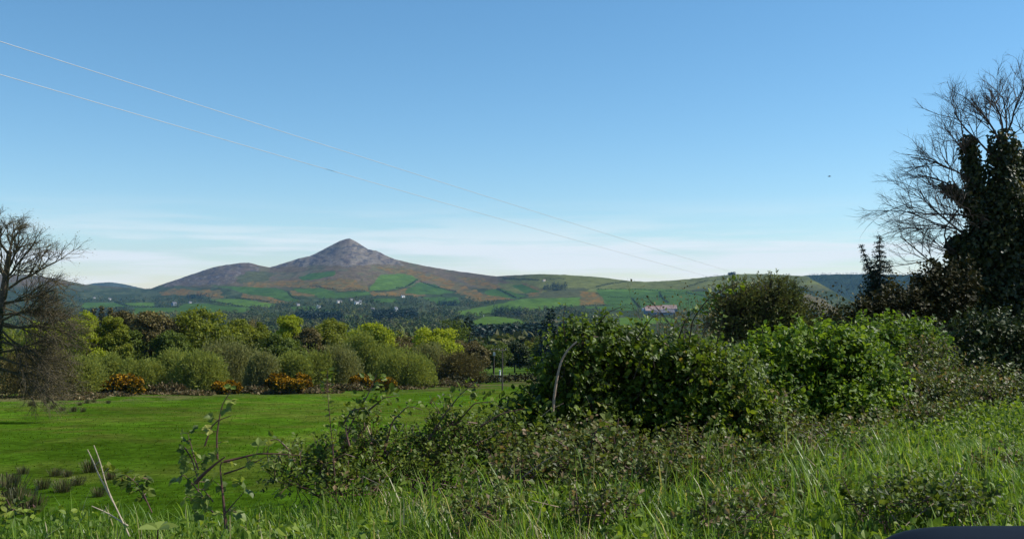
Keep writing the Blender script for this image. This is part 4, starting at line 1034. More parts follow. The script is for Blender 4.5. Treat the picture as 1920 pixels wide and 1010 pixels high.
shrub('hawthorn_bush', 'leafy hawthorn bush with a long arching spray reaching to the upper right', 'bush', 1320, 9.8,
      [(1285, 690, 46, 42.32, 9.8, 0.4), (1330, 722, 58, 57.04, 9.8, 0.5), (1290, 772, 70, 69, 9.7, 0.5), (1360, 760, 60, 65, 9.6, 0.45), (1300, 815, 90, 45, 9.5, 0.45), (1385, 722, 36, 41.4, 10.6, 0.4), (1390, 800, 60, 50, 9.7, 0.4)], 'haw', 165, 9, .050, .2, tmpl='ov', stray=14, tone=.02,
      shoots=[dict(pts=[(1290, 660, 9.7), (1298, 600, 9.6), (1325, 562, 9.5), (1360, 540, 9.5), (1392, 526, 9.5)], step=.018, start=.3, spread=.07, ls=.055), dict(pts=[(1270, 640, 9.6), (1285, 600, 9.5), (1300, 585, 9.5)], step=.03),
              dict(pts=[(1340, 660, 9.6), (1352, 610, 9.5), (1356, 588, 9.5)], step=.028, start=.2)])
shrub('sycamore_bush', 'bright green rounded bush, lit on top and dark on its left below', 'bush', 1520, 12.2,
      [(1420, 720, 48, 50.6, 12, 0.5), (1470, 685, 60, 44.16, 12.2, 0.5), (1545, 670, 65, 44.16, 12.4, 0.55), (1605, 685, 55, 46, 12.4, 0.5), (1635, 725, 38, 41.4, 12.2, 0.45), (1510, 750, 90, 69, 12.6, 0.6), (1590, 775, 68, 55.2, 12, 0.5), (1430, 770, 60, 60, 12, 0.5), (1600, 800, 55, 45, 11.6, 0.4), (1480, 805, 70, 45, 11.8, 0.4)], 'haw2', 130, 9, .060, .26, tmpl='ov', stray=13, tone=.02)
shrub('hawthorn_bush', 'green bush with yellow-green top behind the right end of the bright bush', 'bush', 1690, 15.5,
      [(1650, 644, 48, 34.2, 15.5, 0.6), (1710, 658, 52, 41.4, 15.6, 0.6), (1690, 716, 60, 45, 15.4, 0.6), (1740, 716, 30, 45, 15.6, 0.5)], 'haw2', 70, 8, .075, .28, tone=-.1)
shrub('hawthorn_bush', 'dull green bush at the right edge under the dark ivy tree', 'bush', 1850, 17.5,
      [(1820, 650, 50, 48, 17.5, .6), (1875, 660, 48, 60, 17.4, .6), (1925, 680, 40, 60, 17.2, .6), (1845, 710, 70, 40, 17.0, .6)], 'hedge', 60, 8, .08, .3, tone=.25)
shrub('bramble_thicket', 'brownish bramble slope below the right-hand green bushes', 'bramble', 1770, 14.2,
      [(1690, 745, 50, 45, 13.4, .6), (1750, 765, 70, 45, 13.0, .7), (1820, 755, 60, 40, 13.4, .7), (1870, 740, 45, 34, 14, .7), (1700, 805, 70, 38, 11.8, .6), (1790, 808, 60, 30, 12.0, .6), (1640, 838, 60, 36, 10.8, .5), (1730, 725, 60, 40, 14, .6), (1590, 850, 50, 32, 10.4, .4), (1740, 690, 40, 40, 14.4, .5)],
      'bramblebrown', 95, 7, .05, .26, stemmat='redstem', sr=.012, limbs=5, low=-.2)
shrub('bramble_thicket', 'low brown bramble bank in front of the bright green bush', 'bramble', 1500, 10.6,
      [(1400, 845, 60, 45, 9.6, .45), (1470, 850, 70, 45, 10.2, .5), (1550, 850, 70, 40, 10.8, .5), (1610, 850, 45, 32, 11.2, .4), (1440, 800, 45, 45, 10, .4), (1500, 882, 66, 30, 8.6, .35), (1590, 870, 60, 28, 9.2, .35), (1660, 858, 50, 24, 9.8, .3)],
      'bramblebrown', 130, 7, .042, .22, stemmat='redstem', sr=.01, limbs=5, tone=.05, low=-.2)
shrub('bramble_thicket', 'low brown and green bramble bank in front of the big dark hawthorn', 'bramble', 1180, 8.6,
      [(1000, 878, 55, 34, 8.0, .4), (1075, 862, 65, 42, 8.3, .4), (1140, 850, 45, 40, 8.4, .35), (1200, 880, 75, 38, 8.3, .4), (1290, 870, 70, 45, 8.8, .4), (1350, 880, 55, 34, 8.8, .4), (980, 910, 60, 32, 7.3, .3), (1070, 905, 75, 36, 7.4, .35), (1180, 905, 80, 34, 7.4, .35), (1290, 905, 80, 34, 7.5, .35), (1400, 895, 70, 34, 7.9, .35)],
      'bramblebrown', 150, 7, .042, .2, stemmat='redstem', sr=.01, limbs=5, tone=.02, low=-.2,
      shoots=[dict(pts=[(1100, 870, 8), (1112, 820, 7.9), (1128, 790, 7.9), (1140, 800, 7.8)], ls=.06, step=.05, tri=True, spread=.03, start=.5), dict(pts=[(1150, 890, 8), (1155, 840, 7.9), (1148, 805, 7.9)], ls=0, r=.006, tint=.9)])
shrub('bramble_thicket', 'dark tangled brambles with arching sprays standing before the green field', 'bramble', 760, 8.0,
      [(560, 892, 55, 34, 7.4, .3), (630, 880, 55, 40, 7.5, .3), (700, 872, 55, 42, 7.7, .35), (780, 868, 60, 42, 7.9, .35), (850, 848, 52, 42, 8.1, .35), (900, 850, 55, 48, 8.2, .35), (955, 850, 50, 44, 8.4, .35), (690, 812, 22, 26, 7.7, .2), (840, 795, 28, 22, 8, .2), (640, 910, 90, 24, 7.2, .3), (820, 908, 90, 26, 7.6, .3)],
      'bramble', 120, 7, .038, .17, stemmat='redstem', sr=.010, limbs=5, tone=-.05, low=-.3,
      shoots=[dict(pts=[(640, 850, 7.4), (660, 790, 7.4), (690, 740, 7.4), (706, 702, 7.4)], step=.016, ls=.05, start=.1, spread=.08, per=2),
              dict(pts=[(690, 770, 7.4), (720, 745, 7.4), (745, 742, 7.4)], step=.014, ls=.05, spread=.06), dict(pts=[(640, 800, 7.4), (660, 768, 7.4), (684, 764, 7.3)], step=.016, ls=.05, spread=.06),
              dict(pts=[(800, 830, 7.8), (835, 775, 7.8), (862, 740, 7.8), (890, 716, 7.8)], step=.016, ls=.05, start=.1, spread=.08), dict(pts=[(850, 800, 7.9), (890, 755, 7.9), (930, 752, 7.9)], step=.018, ls=.05, spread=.07),
              dict(pts=[(720, 850, 7.6), (735, 790, 7.6), (765, 760, 7.6), (792, 768, 7.6)], step=.02, ls=.045, spread=.06), dict(pts=[(900, 800, 8), (940, 775, 8), (985, 765, 8)], step=.02, ls=.045, spread=.06),
              dict(pts=[(560, 880, 7.2), (540, 840, 7.2), (520, 822, 7.2), (495, 828, 7.2)], step=.03, ls=.045, spread=.05), dict(pts=[(655, 835, 7.2), (648, 806, 7.2), (651, 798, 7.2)], ls=0, r=.01, tint=.9)])
shrub('bramble_clump', 'dark low bramble clump in the verge grass just behind the car mirror', 'bramble', 1720, 6.2,
      [(1640, 955, 40, 20, 6.0, .25), (1720, 940, 60, 26, 6.3, .3), (1800, 950, 60, 26, 6.2, .3)], 'bramble', 150, 7, .04, .16, stemmat='redstem', sr=.006, limbs=4, tone=-.1, low=-.2)  # leaf tone lowered to paint the shade of the hollow here
shrub('bramble_clump', 'low bramble clump in the verge grass at the bottom centre right', 'bramble', 1380, 5.8,
      [(1350, 975, 55, 18, 5.6, .22), (1425, 958, 40, 16, 5.8, .2)], 'bramblebrown', 150, 7, .038, .15, stemmat='redstem', sr=.006, limbs=4, low=-.2)
for lab_, px_, py_, D_, w__ in (('small bramble clump in the verge grass below the tangled brambles', 900, 962, 6.0, 42), ('small bramble clump in the verge grass below the low bramble bank', 1130, 955, 6.1, 50), ('small bramble clump in the verge grass below the bright green bush', 1520, 930, 7.0, 55), ('bramble clump in the bank grass at the right edge', 1880, 880, 7.8, 50)):
    shrub('bramble_clump', lab_, 'bramble', px_, D_, [(px_ - w__ * .5, py_ + 4, w__, 15, D_, .22), (px_ + w__ * .6, py_ - 3, w__ * .9, 17, D_ + .2, .22)], 'bramblebrown', 130, 7, .036, .16, stemmat='redstem', sr=.006, limbs=3, low=-.2, stray=6)
shrub('dark_shrub', 'dark shrub filling the gap between the small dark conifer and the ivy tree', 'bush', 1730, 31, [(1690, 592, 60, 36, 31, 1.0), (1750, 572, 50, 50, 31.5, 1.0), (1785, 560, 36, 60, 31.5, .9), (1640, 602, 46, 28, 31, .8)], 'darkhedge', 26, 9, .13, .45, tone=.15, sr=.06)
# thin tall shoot, foreground bramble sprig, stalks
def shoots_thing(name, label, cat, base_px, base_D, mats, shoots, parts=('stems', 'foliage')):
    rng = nrng(); b = gp(base_px, base_D); root = thing(name, label, cat, b); sm, lm = MB(), MB()
    for sh in shoots: add_shoot(rng, sm, lm, b, **sh)
    sm.build(parts[0], M[mats[0]], root)
    if lm.v: lm.build(parts[1], M[mats[1]], root)
    return root
shoots_thing('bramble_shoot', 'thin upright leafy shoot standing alone against the field', 'plant', 622, 7.0, ('redstem', 'bramble'),
             [dict(pts=[(628, 900, 7), (624, 840, 7), (618, 780, 7), (613, 722, 7), (614, 694, 7)], step=.022, ls=.04, spread=.025, start=.12, r=.006, tone=.05), dict(pts=[(626, 850, 7), (612, 812, 7), (604, 805, 7)], step=.03, ls=.035, r=.003), dict(pts=[(624, 840, 7), (634, 800, 7), (637, 785, 7)], step=.03, ls=.035, r=.003)])
D0 = 5.6
shoots_thing('bramble_shoot', 'large bramble with reddish stem and fresh leaves in the left foreground', 'plant', 412, 5.6, ('redstem', 'sprig'),
             [dict(pts=[(424, 990, D0), (418, 930, D0), (412, 870, D0), (416, 866, D0)], ls=.05, step=.12, tri=True, r=.011, spread=.04, start=.2),
              dict(pts=[(366, 905, D0), (385, 885, D0), (408, 866, D0), (422, 856, D0)], ls=0, r=.012),
              dict(pts=[(420, 865, D0), (450, 858, D0), (482, 850, D0), (520, 850, D0), (560, 853, D0)], ls=.042, step=.045, tri=True, r=.008, spread=.04, start=.3),
              dict(pts=[(408, 860, D0), (406, 820, D0), (411, 785, D0), (416, 760, D0), (426, 742, D0), (436, 728, D0)], ls=.045, step=.05, tri=True, r=.007, spread=.035, start=.05, tone=.15, per=1),
              dict(pts=[(384, 835, D0), (396, 800, D0), (408, 788, D0), (434, 778, D0)], ls=0, r=.006, tint=.9),
              dict(pts=[(346, 838, D0), (360, 860, D0), (372, 900, D0), (372, 930, D0)], ls=.04, step=.035, tri=True, r=.005, spread=.035, tone=-.25),
              dict(pts=[(420, 888, D0), (445, 880, D0), (470, 870, D0), (500, 855, D0)], ls=0, r=.006, tint=.9),
              dict(pts=[(372, 880, D0), (362, 850, D0), (356, 825, D0), (352, 812, D0)], ls=.04, step=.035, tri=True, r=.005, spread=.04, tone=-.3),
              dict(pts=[(380, 930, D0), (360, 905, D0), (345, 890, D0)], ls=.05, step=.06, tri=True, r=.005, spread=.04, tone=-.35), dict(pts=[(400, 960, D0), (376, 940, D0), (350, 930, D0)], ls=.04, step=.035, tri=True, r=.005, spread=.05, tone=-.35),
              dict(pts=[(400, 940, D0), (380, 915, D0), (400, 900, D0)], ls=.06, step=.05, tri=True, r=.004, spread=.04, tone=-.2), dict(pts=[(424, 960, D0), (450, 930, D0), (462, 915, D0)], ls=.06, step=.05, tri=True, r=.004, spread=.04, tone=-.15)])
shoots_thing('bramble_shoot', 'low dark bramble shoot between the dead forked stalk and the large bramble', 'plant', 265, 6.0, ('redstem', 'bramble'),
             [dict(pts=[(285, 960, 6), (262, 910, 6), (238, 890, 6), (205, 892, 6)], ls=.05, step=.03, tri=True, spread=.03, r=.004, start=.3), dict(pts=[(275, 940, 6), (255, 910, 6), (268, 895, 6)], ls=.045, step=.03, tri=True, spread=.03, r=.004)])
shoots_thing('bramble_shoot', 'small dark bramble at the lower left corner of the field', 'plant', 15, 7.5, ('redstem', 'bramble'),
             [dict(pts=[(30, 1000, 7), (25, 960, 7), (10, 930, 7), (-20, 925, 7)], ls=.05, step=.025, tri=True, spread=.03, r=.004, start=.2), dict(pts=[(40, 980, 7), (50, 950, 7), (62, 945, 7)], ls=.05, step=.025, tri=True, spread=.03, r=.004)])
def stalks(label, base_px, base_D, lines, r=.005, mat='pale'):
    b = gp(base_px, base_D); root = thing('dead_stalk', label, 'stalk', b)
    for i, pts in enumerate(lines):
        c = curve([P(*q) for q in pts], 14); mb = MB(); mb.tube(c - b, np.linspace(r, r * .55, 14), 6)
        q = c[9]; mb.tube(np.array([q, q + (.03, 0, .035)]) - b, [r * .5, r * .2], 4); mb.build('stem', M[mat], root)
stalks('pale dead forked stalk leaning left over the grass, left foreground', 250, 5.7, [[(243, 1005, 5.7), (222, 960, 5.7), (205, 925, 5.7), (196, 900, 5.7), (190, 870, 5.7), (176, 834, 5.7)], [(212, 940, 5.7), (196, 910, 5.7), (184, 888, 5.7), (172, 858, 5.7), (164, 842, 5.7)], [(240, 985, 5.7), (200, 960, 5.7), (172, 948, 5.7)]])
stalks('pale straight dead stalk leaning in front of the dark hawthorn', 1200, 8.2, [[(1205, 935, 7.8), (1196, 905, 7.8), (1186, 867, 7.8)]], .009)
stalks('cluster of pale dead stalks beside the low bramble bank', 1325, 8.6, [[(1335, 925, 8.4), (1320, 895, 8.4), (1310, 868, 8.4)], [(1334, 922, 8.4), (1326, 900, 8.4), (1328, 880, 8.4)], [(1330, 925, 8.4), (1312, 900, 8.4), (1300, 890, 8.4)]], .008)
stalks('thin pale dead twig bent before the tangled brambles', 905, 7.6, [[(905, 925, 7.4), (898, 900, 7.4), (893, 882, 7.4)], [(905, 920, 7.4), (920, 912, 7.4), (935, 908, 7.4)]], .006)
stalks('pale straight twig in the brown bramble slope on the right', 1793, 13.5, [[(1796, 795, 13.2), (1792, 782, 13.2), (1790, 770, 13.2)]], .012)
stalks('long pale curved bare stem on the left of the big dark hawthorn', 1036, 9.0, [[(1036, 775, 8.8), (1040, 735, 8.8), (1046, 700, 8.8), (1053, 672, 8.8), (1068, 650, 8.8), (1082, 640, 8.8)]], .014, 'palebark')
stalks('slanting grey dead stem at the right of the arching hawthorn', 1395, 10.2, [[(1430, 810, 9.4), (1405, 775, 9.4), (1385, 748, 9.4)]], .008, 'palebark')

# ----------------------------------------------------------------- bare tree left, feathery tree, ivy tree, conifers
def grow(mb, rng, p, d, L_, r, lev, kids, up, spread, lr=(.5, .78), tips=None, wob=.13):
    n = 6 if lev < 2 else 4
    pts, ds = [np.array(p, float)], [d]
    for i in range(n):
        d = d + rng.normal(0, wob, 3); d[2] += up[min(lev, len(up) - 1)]; d /= np.linalg.norm(d)
        pts.append(pts[-1] + d * L_ / n); ds.append(d)
    last = lev >= len(kids)
    rad = np.linspace(r, r * (.25 if last else .5), n + 1)
    mb.tube(pts, rad, 7 if lev == 0 else 5 if lev == 1 else 3, cap=False)
    if tips is not None and lev >= len(kids) - 1: tips.append(pts[-1])
    if last: return
    for k in range(kids[lev]):
        t = rng.uniform(.18, 1.0) if lev else rng.uniform(.3, 1.0)
        i = min(int(t * n), n - 1); f = t * n - i; q = pts[i] * (1 - f) + pts[i + 1] * f
        s = np.cross(ds[i], rng.normal(size=3)); s /= np.linalg.norm(s) + 1e-9
        cd = ds[i] + s * spread * rng.uniform(.7, 1.3); cd /= np.linalg.norm(cd)
        grow(mb, rng, q, cd, L_ * rng.uniform(*lr) * (1.1 - .35 * t), max(r * (.62 - .25 * t), .004), lev + 1, kids, up, spread, lr, tips, wob)

def V3(px, py, D): return P(px, py, D)
# bare tree at the left edge
rng = nrng(); Db = 78.0; KB = Db / 62; b = gp(-30, Db)
root = thing('bare_tree', 'large bare spring tree with drooping twigs at the left edge', 'tree', b)
tips_ = []
tm, bm = MB(), MB()
tr_pts = curve([b + (0, 0, -.5), P(-22, 720, Db), P(-6, 620, Db), P(10, 525, Db), P(18, 470, Db)], 12)
tm.tube(tr_pts - b, np.linspace(.42, .15, 12) * KB, 9)
tm.build('trunk', M['bark'], root)
limbs_ = [((18, 472), (24, 425), 2.0, .11, (.04, .03, .02)), ((18, 480), (-30, 420), 2.4, .13, (.04, .03, .02)), ((12, 520), (80, 440), 2.7, .11, (.03, .02, .01)), ((14, 505), (55, 420), 2.4, .12, (.03, .02, .01)),
          ((10, 545), (120, 480), 3.6, .13, (.02, .01, 0)), ((8, 570), (130, 530), 3.7, .13, (.0, -.01, -.01)), ((6, 590), (140, 570), 3.9, .12, (-.01, -.02, -.03)), ((4, 610), (140, 620), 3.9, .12, (-.02, -.03, -.04)),
          ((2, 640), (130, 670), 4.0, .12, (-.02, -.03, -.05)), ((0, 670), (130, 720), 4.0, .11, (-.01, -.03, -.05)), ((0, 690), (120, 750), 3.8, .10, (-.0, -.02, -.04)), ((6, 600), (90, 560), 3.6, .12, (.0, 0, 0)),
          ((12, 530), (-70, 470), 4.2, .13, (.02, .01, 0)), ((8, 590), (-90, 560), 4.4, .13, (0, 0, -.02)), ((2, 650), (-90, 650), 4.4, .12, (0, -.02, -.03)), ((4, 620), (60, 700), 3.0, .1, (-.02, -.04, -.05)), ((0, 660), (80, 640), 3.6, .11, (-.01, -.02, -.03)), ((10, 560), (60, 500), 3.2, .11, (.01, .01, 0))]
for k in range(6):
    y0_ = rng.uniform(560, 715); limbs_.append(((4, y0_), (rng.uniform(60, 130), y0_ + rng.uniform(-30, 75)), rng.uniform(2.4, 3.8), .075, (-.015, -.03, -.045)))
for a, e, L_, r, up in limbs_:
    p = V3(*a, Db); q = V3(*e, Db + rng.uniform(-1.6, 1.6)); d = q - p
    d[1] += rng.normal() * .9
    grow(bm, rng, p - b, d / np.linalg.norm(d), L_ * KB * .98, r * KB * .7, 1, [0, 8, 7, 6] if a[1] < 585 else [0, 8, 7, 4], up, .72, (.5, .74), tips_)
bm.build('branches', M['olivetwig'], root)
tp = np.array(tips_); n = len(tp) * 3 // 4; lm = MB(); i_ = rng.integers(0, len(tp), n)
lm.inst(RH_V, RH_F, tp[i_] + rng.normal(size=(n, 3)) * .15, unit(rng, n), unit(rng, n, .5), rng.uniform(.05, .11, n), rng.uniform(0, 1, n), 1); lm.build('leaf_buds', M['browntree'], root)
im = MB(); n = 5200; c = np.stack([np.interp(np.linspace(0, 1, n), np.linspace(0, 1, 12), tr_pts[:, k]) for k in range(3)], -1)
k = rng.uniform(0, 1, n) ** 1.2; idx = (k * (n - 1) * .72).astype(int); dd = unit(rng, n); pp = c[idx] + dd * (1.25 - 1.0 * k)[:, None] * rng.uniform(.4, 1, n)[:, None]
im.inst(RH_V, RH_F, pp - b, unit(rng, n, -.6), dd, rng.uniform(.12, .24, n), rng.uniform(0, .6, n), 1.1); im.build('ivy', M['ivy'], root)

# feathery tree behind the hawthorns
rng = nrng(); Df = 34.0; b = gp(1425, Df); root = thing('larch_tree', 'feathery olive green tree with a spiky top behind the hawthorn bushes', 'tree', b)
lm, sm = MB(), MB()
BL_ = blobs_of([(1400, 598, 60, 50, Df, 1.0), (1450, 585, 52, 50, Df, 1.0), (1440, 560, 42, 26, Df, .8), (1380, 575, 38, 40, Df, .8), (1420, 620, 80, 50, Df, 1.1), (1370, 615, 40, 50, Df, .8), (1480, 610, 35, 45, Df, .8)])
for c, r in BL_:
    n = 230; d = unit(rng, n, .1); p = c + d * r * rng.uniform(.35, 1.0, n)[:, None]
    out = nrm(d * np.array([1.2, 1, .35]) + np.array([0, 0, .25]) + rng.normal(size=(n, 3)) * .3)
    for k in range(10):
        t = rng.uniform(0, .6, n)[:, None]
        lm.inst(RH_V, RH_F, p + out * t - b, nrm(out + rng.normal(size=(n, 3)) * .7), unit(rng, n, .6), rng.uniform(.08, .17, n), np.clip(rng.normal(.35, .22, n) + .25 * (d[:, 0] > .1), 0, 1), .42)  # sunward side of each blob tinted lighter, sunlight put into the leaf colour
    for q in range(0, n, 3): sm.tube(np.array([c + (p[q] - c) * .3, p[q], p[q] + out[q] * .55]) - b, [.03, .015, .005], 3, cap=False)
for e in [(1445, 512), (1462, 518), (1476, 516), (1490, 528), (1425, 528), (1500, 540), (1395, 540)]:
    p = P(e[0] - 8, e[1] + 45, Df); q = P(*e, Df); sm.tube(np.array([p, (p + q) / 2 + (.05, 0, 0), q]) - b, [.03, .02, .006], 4)
    n = 170; t = rng.uniform(0, 1, n)[:, None]; lm.inst(RH_V, RH_F, p + (q - p) * t + rng.normal(size=(n, 3)) * .22 * (1.15 - t) - b, unit(rng, n, .1) * np.array([1, 1, .5]), unit(rng, n, .6), rng.uniform(.08, .16, n), rng.uniform(.1, .8, n), .42)
sm.tube(np.array([b + (0, 0, -.5), P(1428, 600, Df), P(1447, 525, Df)]) - b, [.2, .12, .03], 7)
for c, r in BL_: sm.tube(np.array([P(1425, 640, Df), (P(1428, 610, Df) + c) / 2, c]) - b, [.09, .06, .03], 5)
sm.build('trunk', M['darktwig'], root); lm.build('crown', leafmat('larch_needle', [(0, (.06, .058, .022)), (.5, (.125, .13, .036)), (1, (.175, .215, .05))], spec=.2, transl=.2), root)
# thin bare shrub left of it, scrub right of it
def twiggy(name, label, px, D, top, wd, mat, leaf, nl, lim=12, ls=.12):
    rng = nrng(); b = gp(px, D); H = P(px, top, D)[2] - b[2]; W = wd * D / F
    root = thing(name, label, 'bush', b); sm = MB(); tips = []
    for i in range(lim):
        a = rng.uniform(0, 6.28); d = nrm(np.array([math.cos(a) * W * .5, math.sin(a) * W * .4, H * rng.uniform(.6, 1)]))
        grow(sm, rng, np.array([rng.normal() * W * .12, rng.normal() * W * .1, -.2]), d, H * rng.uniform(.5, .72), .04, 1, [0, 6, 5, 3], (.03, .03, .02), .6, (.4, .62), tips)
    zt = np.percentile(np.concatenate(sm.v)[:, 2], 99); kz = H / zt
    for v in sm.v: v[:, 2] *= kz
    for t_ in tips: t_[2] *= kz
    sm.build('stems', M[mat], root)
    tp = np.array(tips); n = nl; i = rng.integers(0, len(tp), n); lm = MB()
    lm.inst(RH_V, RH_F, tp[i] + rng.normal(size=(n, 3)) * .12, unit(rng, n), unit(rng, n, .5), rng.uniform(.6, 1.3, n) * ls, rng.uniform(0, 1, n), 1); lm.build('foliage', M[leaf], root)
twiggy('budding_shrub', 'thin brown budding shrub between the farm sheds and the feathery tree', 1290, 30, 560, 70, 'twig', 'browntree', 1500, 10, .09)
twiggy('budding_shrub', 'orange brown shrub right of the feathery tree', 1540, 36, 575, 90, 'twig', 'browntree', 5200, 16, .14)
twiggy('budding_shrub', 'dark brown twiggy shrub under the small dark conifer', 1600, 44, 582, 110, 'darktwig', 'browntree', 9000, 30, .13)
twiggy('budding_shrub', 'brown twiggy shrub at the left foot of the ivy tree', 1722, 40, 545, 120, 'darktwig', 'browntree', 9000, 30, .13)

def spruce(label, px, top, base_py, wd, D, lean=0.0):
    rng = nrng(); b = gp(px, D); H = P(px, top, D)[2] - b[2]; W = wd * D / F
    root = thing('conifer_tree', label, 'tree', b); root.rotation_euler.y = lean
    lm, sm = MB(), MB(); sm.tube([(0, 0, -.5), (0, 0, H * .5), (0, 0, H)], [.16, .1, .015], 7)
    nt_ = 34
    for i in range(nt_ * 7):
        tr_ = i // 7; h = 1.0 - (tr_ + .1 + rng.normal() * .12) / nt_ * .8; a = i * .9 + rng.normal() * .3; L_ = W * .5 * max(1.02 - h, .01) ** 1.0 * rng.uniform(.75, 1.2) * 1.3
        o = np.array([0, 0, h * H]); e = o + np.array([math.cos(a) * L_, math.sin(a) * L_, -L_ * .18]); m = (o + e) / 2 - np.array([0, 0, L_ * .14])
        sm.tube([o, m, e + (0, 0, L_ * .1)], [.03, .02, .006], 3, cap=False)
        n = max(12, int(75 * L_)); t = rng.uniform(.08, 1, n)[:, None]; p = np.where(t < .5, o + (m - o) * t * 2, m + (e - m) * (t - .5) * 2) + rng.normal(size=(n, 3)) * .05
        out = nrm(np.array([math.cos(a), math.sin(a), -.35]) + rng.normal(size=(n, 3)) * .55)
        lm.inst(RH_V, RH_F, p, out, rng.normal(size=(n, 3)) * .5 + np.array([0, 0, 1.]), rng.uniform(.06, .13, n) * (1 + .7 * L_), rng.uniform(0, 1, n), .5)
    sm.build('trunk', M['darktwig'], root); lm.build('crown', M['conifer'], root)
spruce('small dark conifer against the sky left of the ivy tree', 1650, 443, 560, 190, 52)
spruce('dark conifer leaning left, close to the ivy tree', 1735, 440, 560, 120, 52, -.34)

# ivy-covered tree at the right edge
rng = nrng(); Di = 36.0; b = gp(1868, Di); root = thing('ivy_tree', 'tall ivy-covered tree with bare upper branches at the right edge', 'tree', b)
tm, bm, im = MB(), MB(), MB()
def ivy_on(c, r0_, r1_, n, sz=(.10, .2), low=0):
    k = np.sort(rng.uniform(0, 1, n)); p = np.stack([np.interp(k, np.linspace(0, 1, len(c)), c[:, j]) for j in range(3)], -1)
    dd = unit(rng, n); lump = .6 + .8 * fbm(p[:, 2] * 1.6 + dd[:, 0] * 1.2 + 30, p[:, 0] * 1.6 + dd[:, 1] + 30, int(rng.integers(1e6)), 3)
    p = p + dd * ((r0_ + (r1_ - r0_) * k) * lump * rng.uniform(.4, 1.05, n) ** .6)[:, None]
    im.inst(RH_V, RH_F, p - b, unit(rng, n, -.8), nrm(dd + rng.normal(size=(n, 3)) * .5), rng.uniform(*sz, n), np.clip(rng.normal(.42, .26, n) + .25 * (dd[:, 0] > .5), 0, 1), 1.15)  # leaves facing the sun get a lighter tint, painted sunlight
t1 = curve([b + (0, 0, -.5), P(1865, 560, Di), P(1872, 400, Di), P(1880, 260, Di)], 14); tm.tube(t1 - b, np.linspace(.42, .14, 14), 9)
t2 = curve([P(1862, 560, Di), P(1848, 450, Di), P(1832, 360, Di), P(1815, 262, Di)], 12); tm.tube(t2 - b, np.linspace(.26, .08, 12), 8)
t3 = curve([P(1866, 470, Di + .8), P(1905, 380, Di + .8), P(1925, 290, Di + .8)], 10); tm.tube(t3 - b, np.linspace(.24, .1, 10), 8)
t4 = curve([P(1850, 420, Di - .3), P(1815, 375, Di - .3), P(1775, 352, Di - .3)], 8); tm.tube(t4 - b, np.linspace(.14, .06, 8), 7)
tm.build('trunk', M['bark'], root)
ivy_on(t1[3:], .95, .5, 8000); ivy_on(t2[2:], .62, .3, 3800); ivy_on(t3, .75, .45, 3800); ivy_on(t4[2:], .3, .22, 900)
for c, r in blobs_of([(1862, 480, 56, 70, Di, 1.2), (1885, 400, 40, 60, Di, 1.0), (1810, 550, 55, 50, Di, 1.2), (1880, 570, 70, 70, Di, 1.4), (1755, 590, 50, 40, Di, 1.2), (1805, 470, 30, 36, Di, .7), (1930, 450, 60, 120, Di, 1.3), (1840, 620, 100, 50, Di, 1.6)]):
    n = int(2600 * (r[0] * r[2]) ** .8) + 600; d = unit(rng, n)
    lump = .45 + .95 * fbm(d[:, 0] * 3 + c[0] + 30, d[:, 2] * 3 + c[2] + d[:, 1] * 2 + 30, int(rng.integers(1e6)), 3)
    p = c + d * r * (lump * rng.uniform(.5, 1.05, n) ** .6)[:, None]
    im.inst(RH_V, RH_F, p - b, unit(rng, n, -.7), nrm(d + rng.normal(size=(n, 3)) * .6), rng.uniform(.1, .22, n), np.clip(rng.normal(.4, .26, n) + .22 * (d[:, 0] > .45), 0, 1), 1.15)  # same lighter tint on the sunny side, light put into the colour
lb = [((1880, 270), (1870, 215), 2.3, .09, (.05, .03)), ((1880, 265), (1905, 200), 2.3, .08, (.05, .03)), ((1878, 280), (1835, 205), 2.3, .085, (.04, .02)), ((1875, 300), (1800, 240), 2.6, .08, (.02, .02)), ((1925, 295), (1930, 220), 2.2, .08, (.04, .02)),
      ((1830, 350), (1750, 300), 2.6, .08, (.02, .01)), ((1838, 390), (1740, 350), 2.7, .08, (.02, .01)), ((1845, 430), (1710, 360), 3.2, .09, (.01, .01)), ((1850, 470), (1690, 410), 3.4, .09, (.0, .01)), ((1840, 500), (1680, 440), 3.4, .085, (.0, .0)),
      ((1800, 520), (1700, 470), 2.8, .07, (0.01, .02)), ((1815, 300), (1780, 240), 2.0, .06, (.03, .02)), ((1880, 300), (1885, 190), 2.4, .08, (.03, .03)), ((1820, 290), (1760, 270), 2.0, .055, (.03, .02)), ((1850, 450), (1740, 400), 3.0, .08, (0, .01)), ((1860, 400), (1770, 330), 2.6, .075, (.01, .02)),
      ((1900, 520), (1930, 480), 2.0, .05, (0, 0)), ((1830, 600), (1890, 560), 2.0, .05, (0, -.02)), ((1820, 560), (1860, 520), 2.2, .05, (-.02, -.02))]
for a, e, L_, r, up in lb:
    p = P(*a, Di + rng.uniform(-.3, .3)); q = P(*e, Di + rng.uniform(-1.2, .6)); d = q - p
    grow(bm, rng, p - b, d / np.linalg.norm(d), L_ * 1.0, r * .5, 1, [0, 8, 7, 4], up, .6, (.46, .7), wob=.16)
pv_ = np.concatenate(im.v); cl_ = pv_[rng.integers(0, len(pv_), 90)] + b
for q in cl_:
    if q[2] > P(1870, 250, Di)[2]: continue
    n = int(rng.uniform(60, 200)); dd = unit(rng, n, -.3); rr_ = rng.uniform(.15, .45)
    p = q + dd * rr_ * rng.uniform(.3, 1.1, n)[:, None] * np.array([1, 1, 1.4]); t0 = rng.normal() * .14
    im.inst(RH_V, RH_F, p - b, unit(rng, n, -.9), nrm(dd + rng.normal(size=(n, 3)) * .5), rng.uniform(.08, .17, n), np.clip(rng.normal(.5 + t0, .25, n), 0, 1), 1.1)  # clump tint raised to paint in sunlit speckles
bm.build('branches', M['darktwig'], root); im.build('ivy', M['ivy'], root)

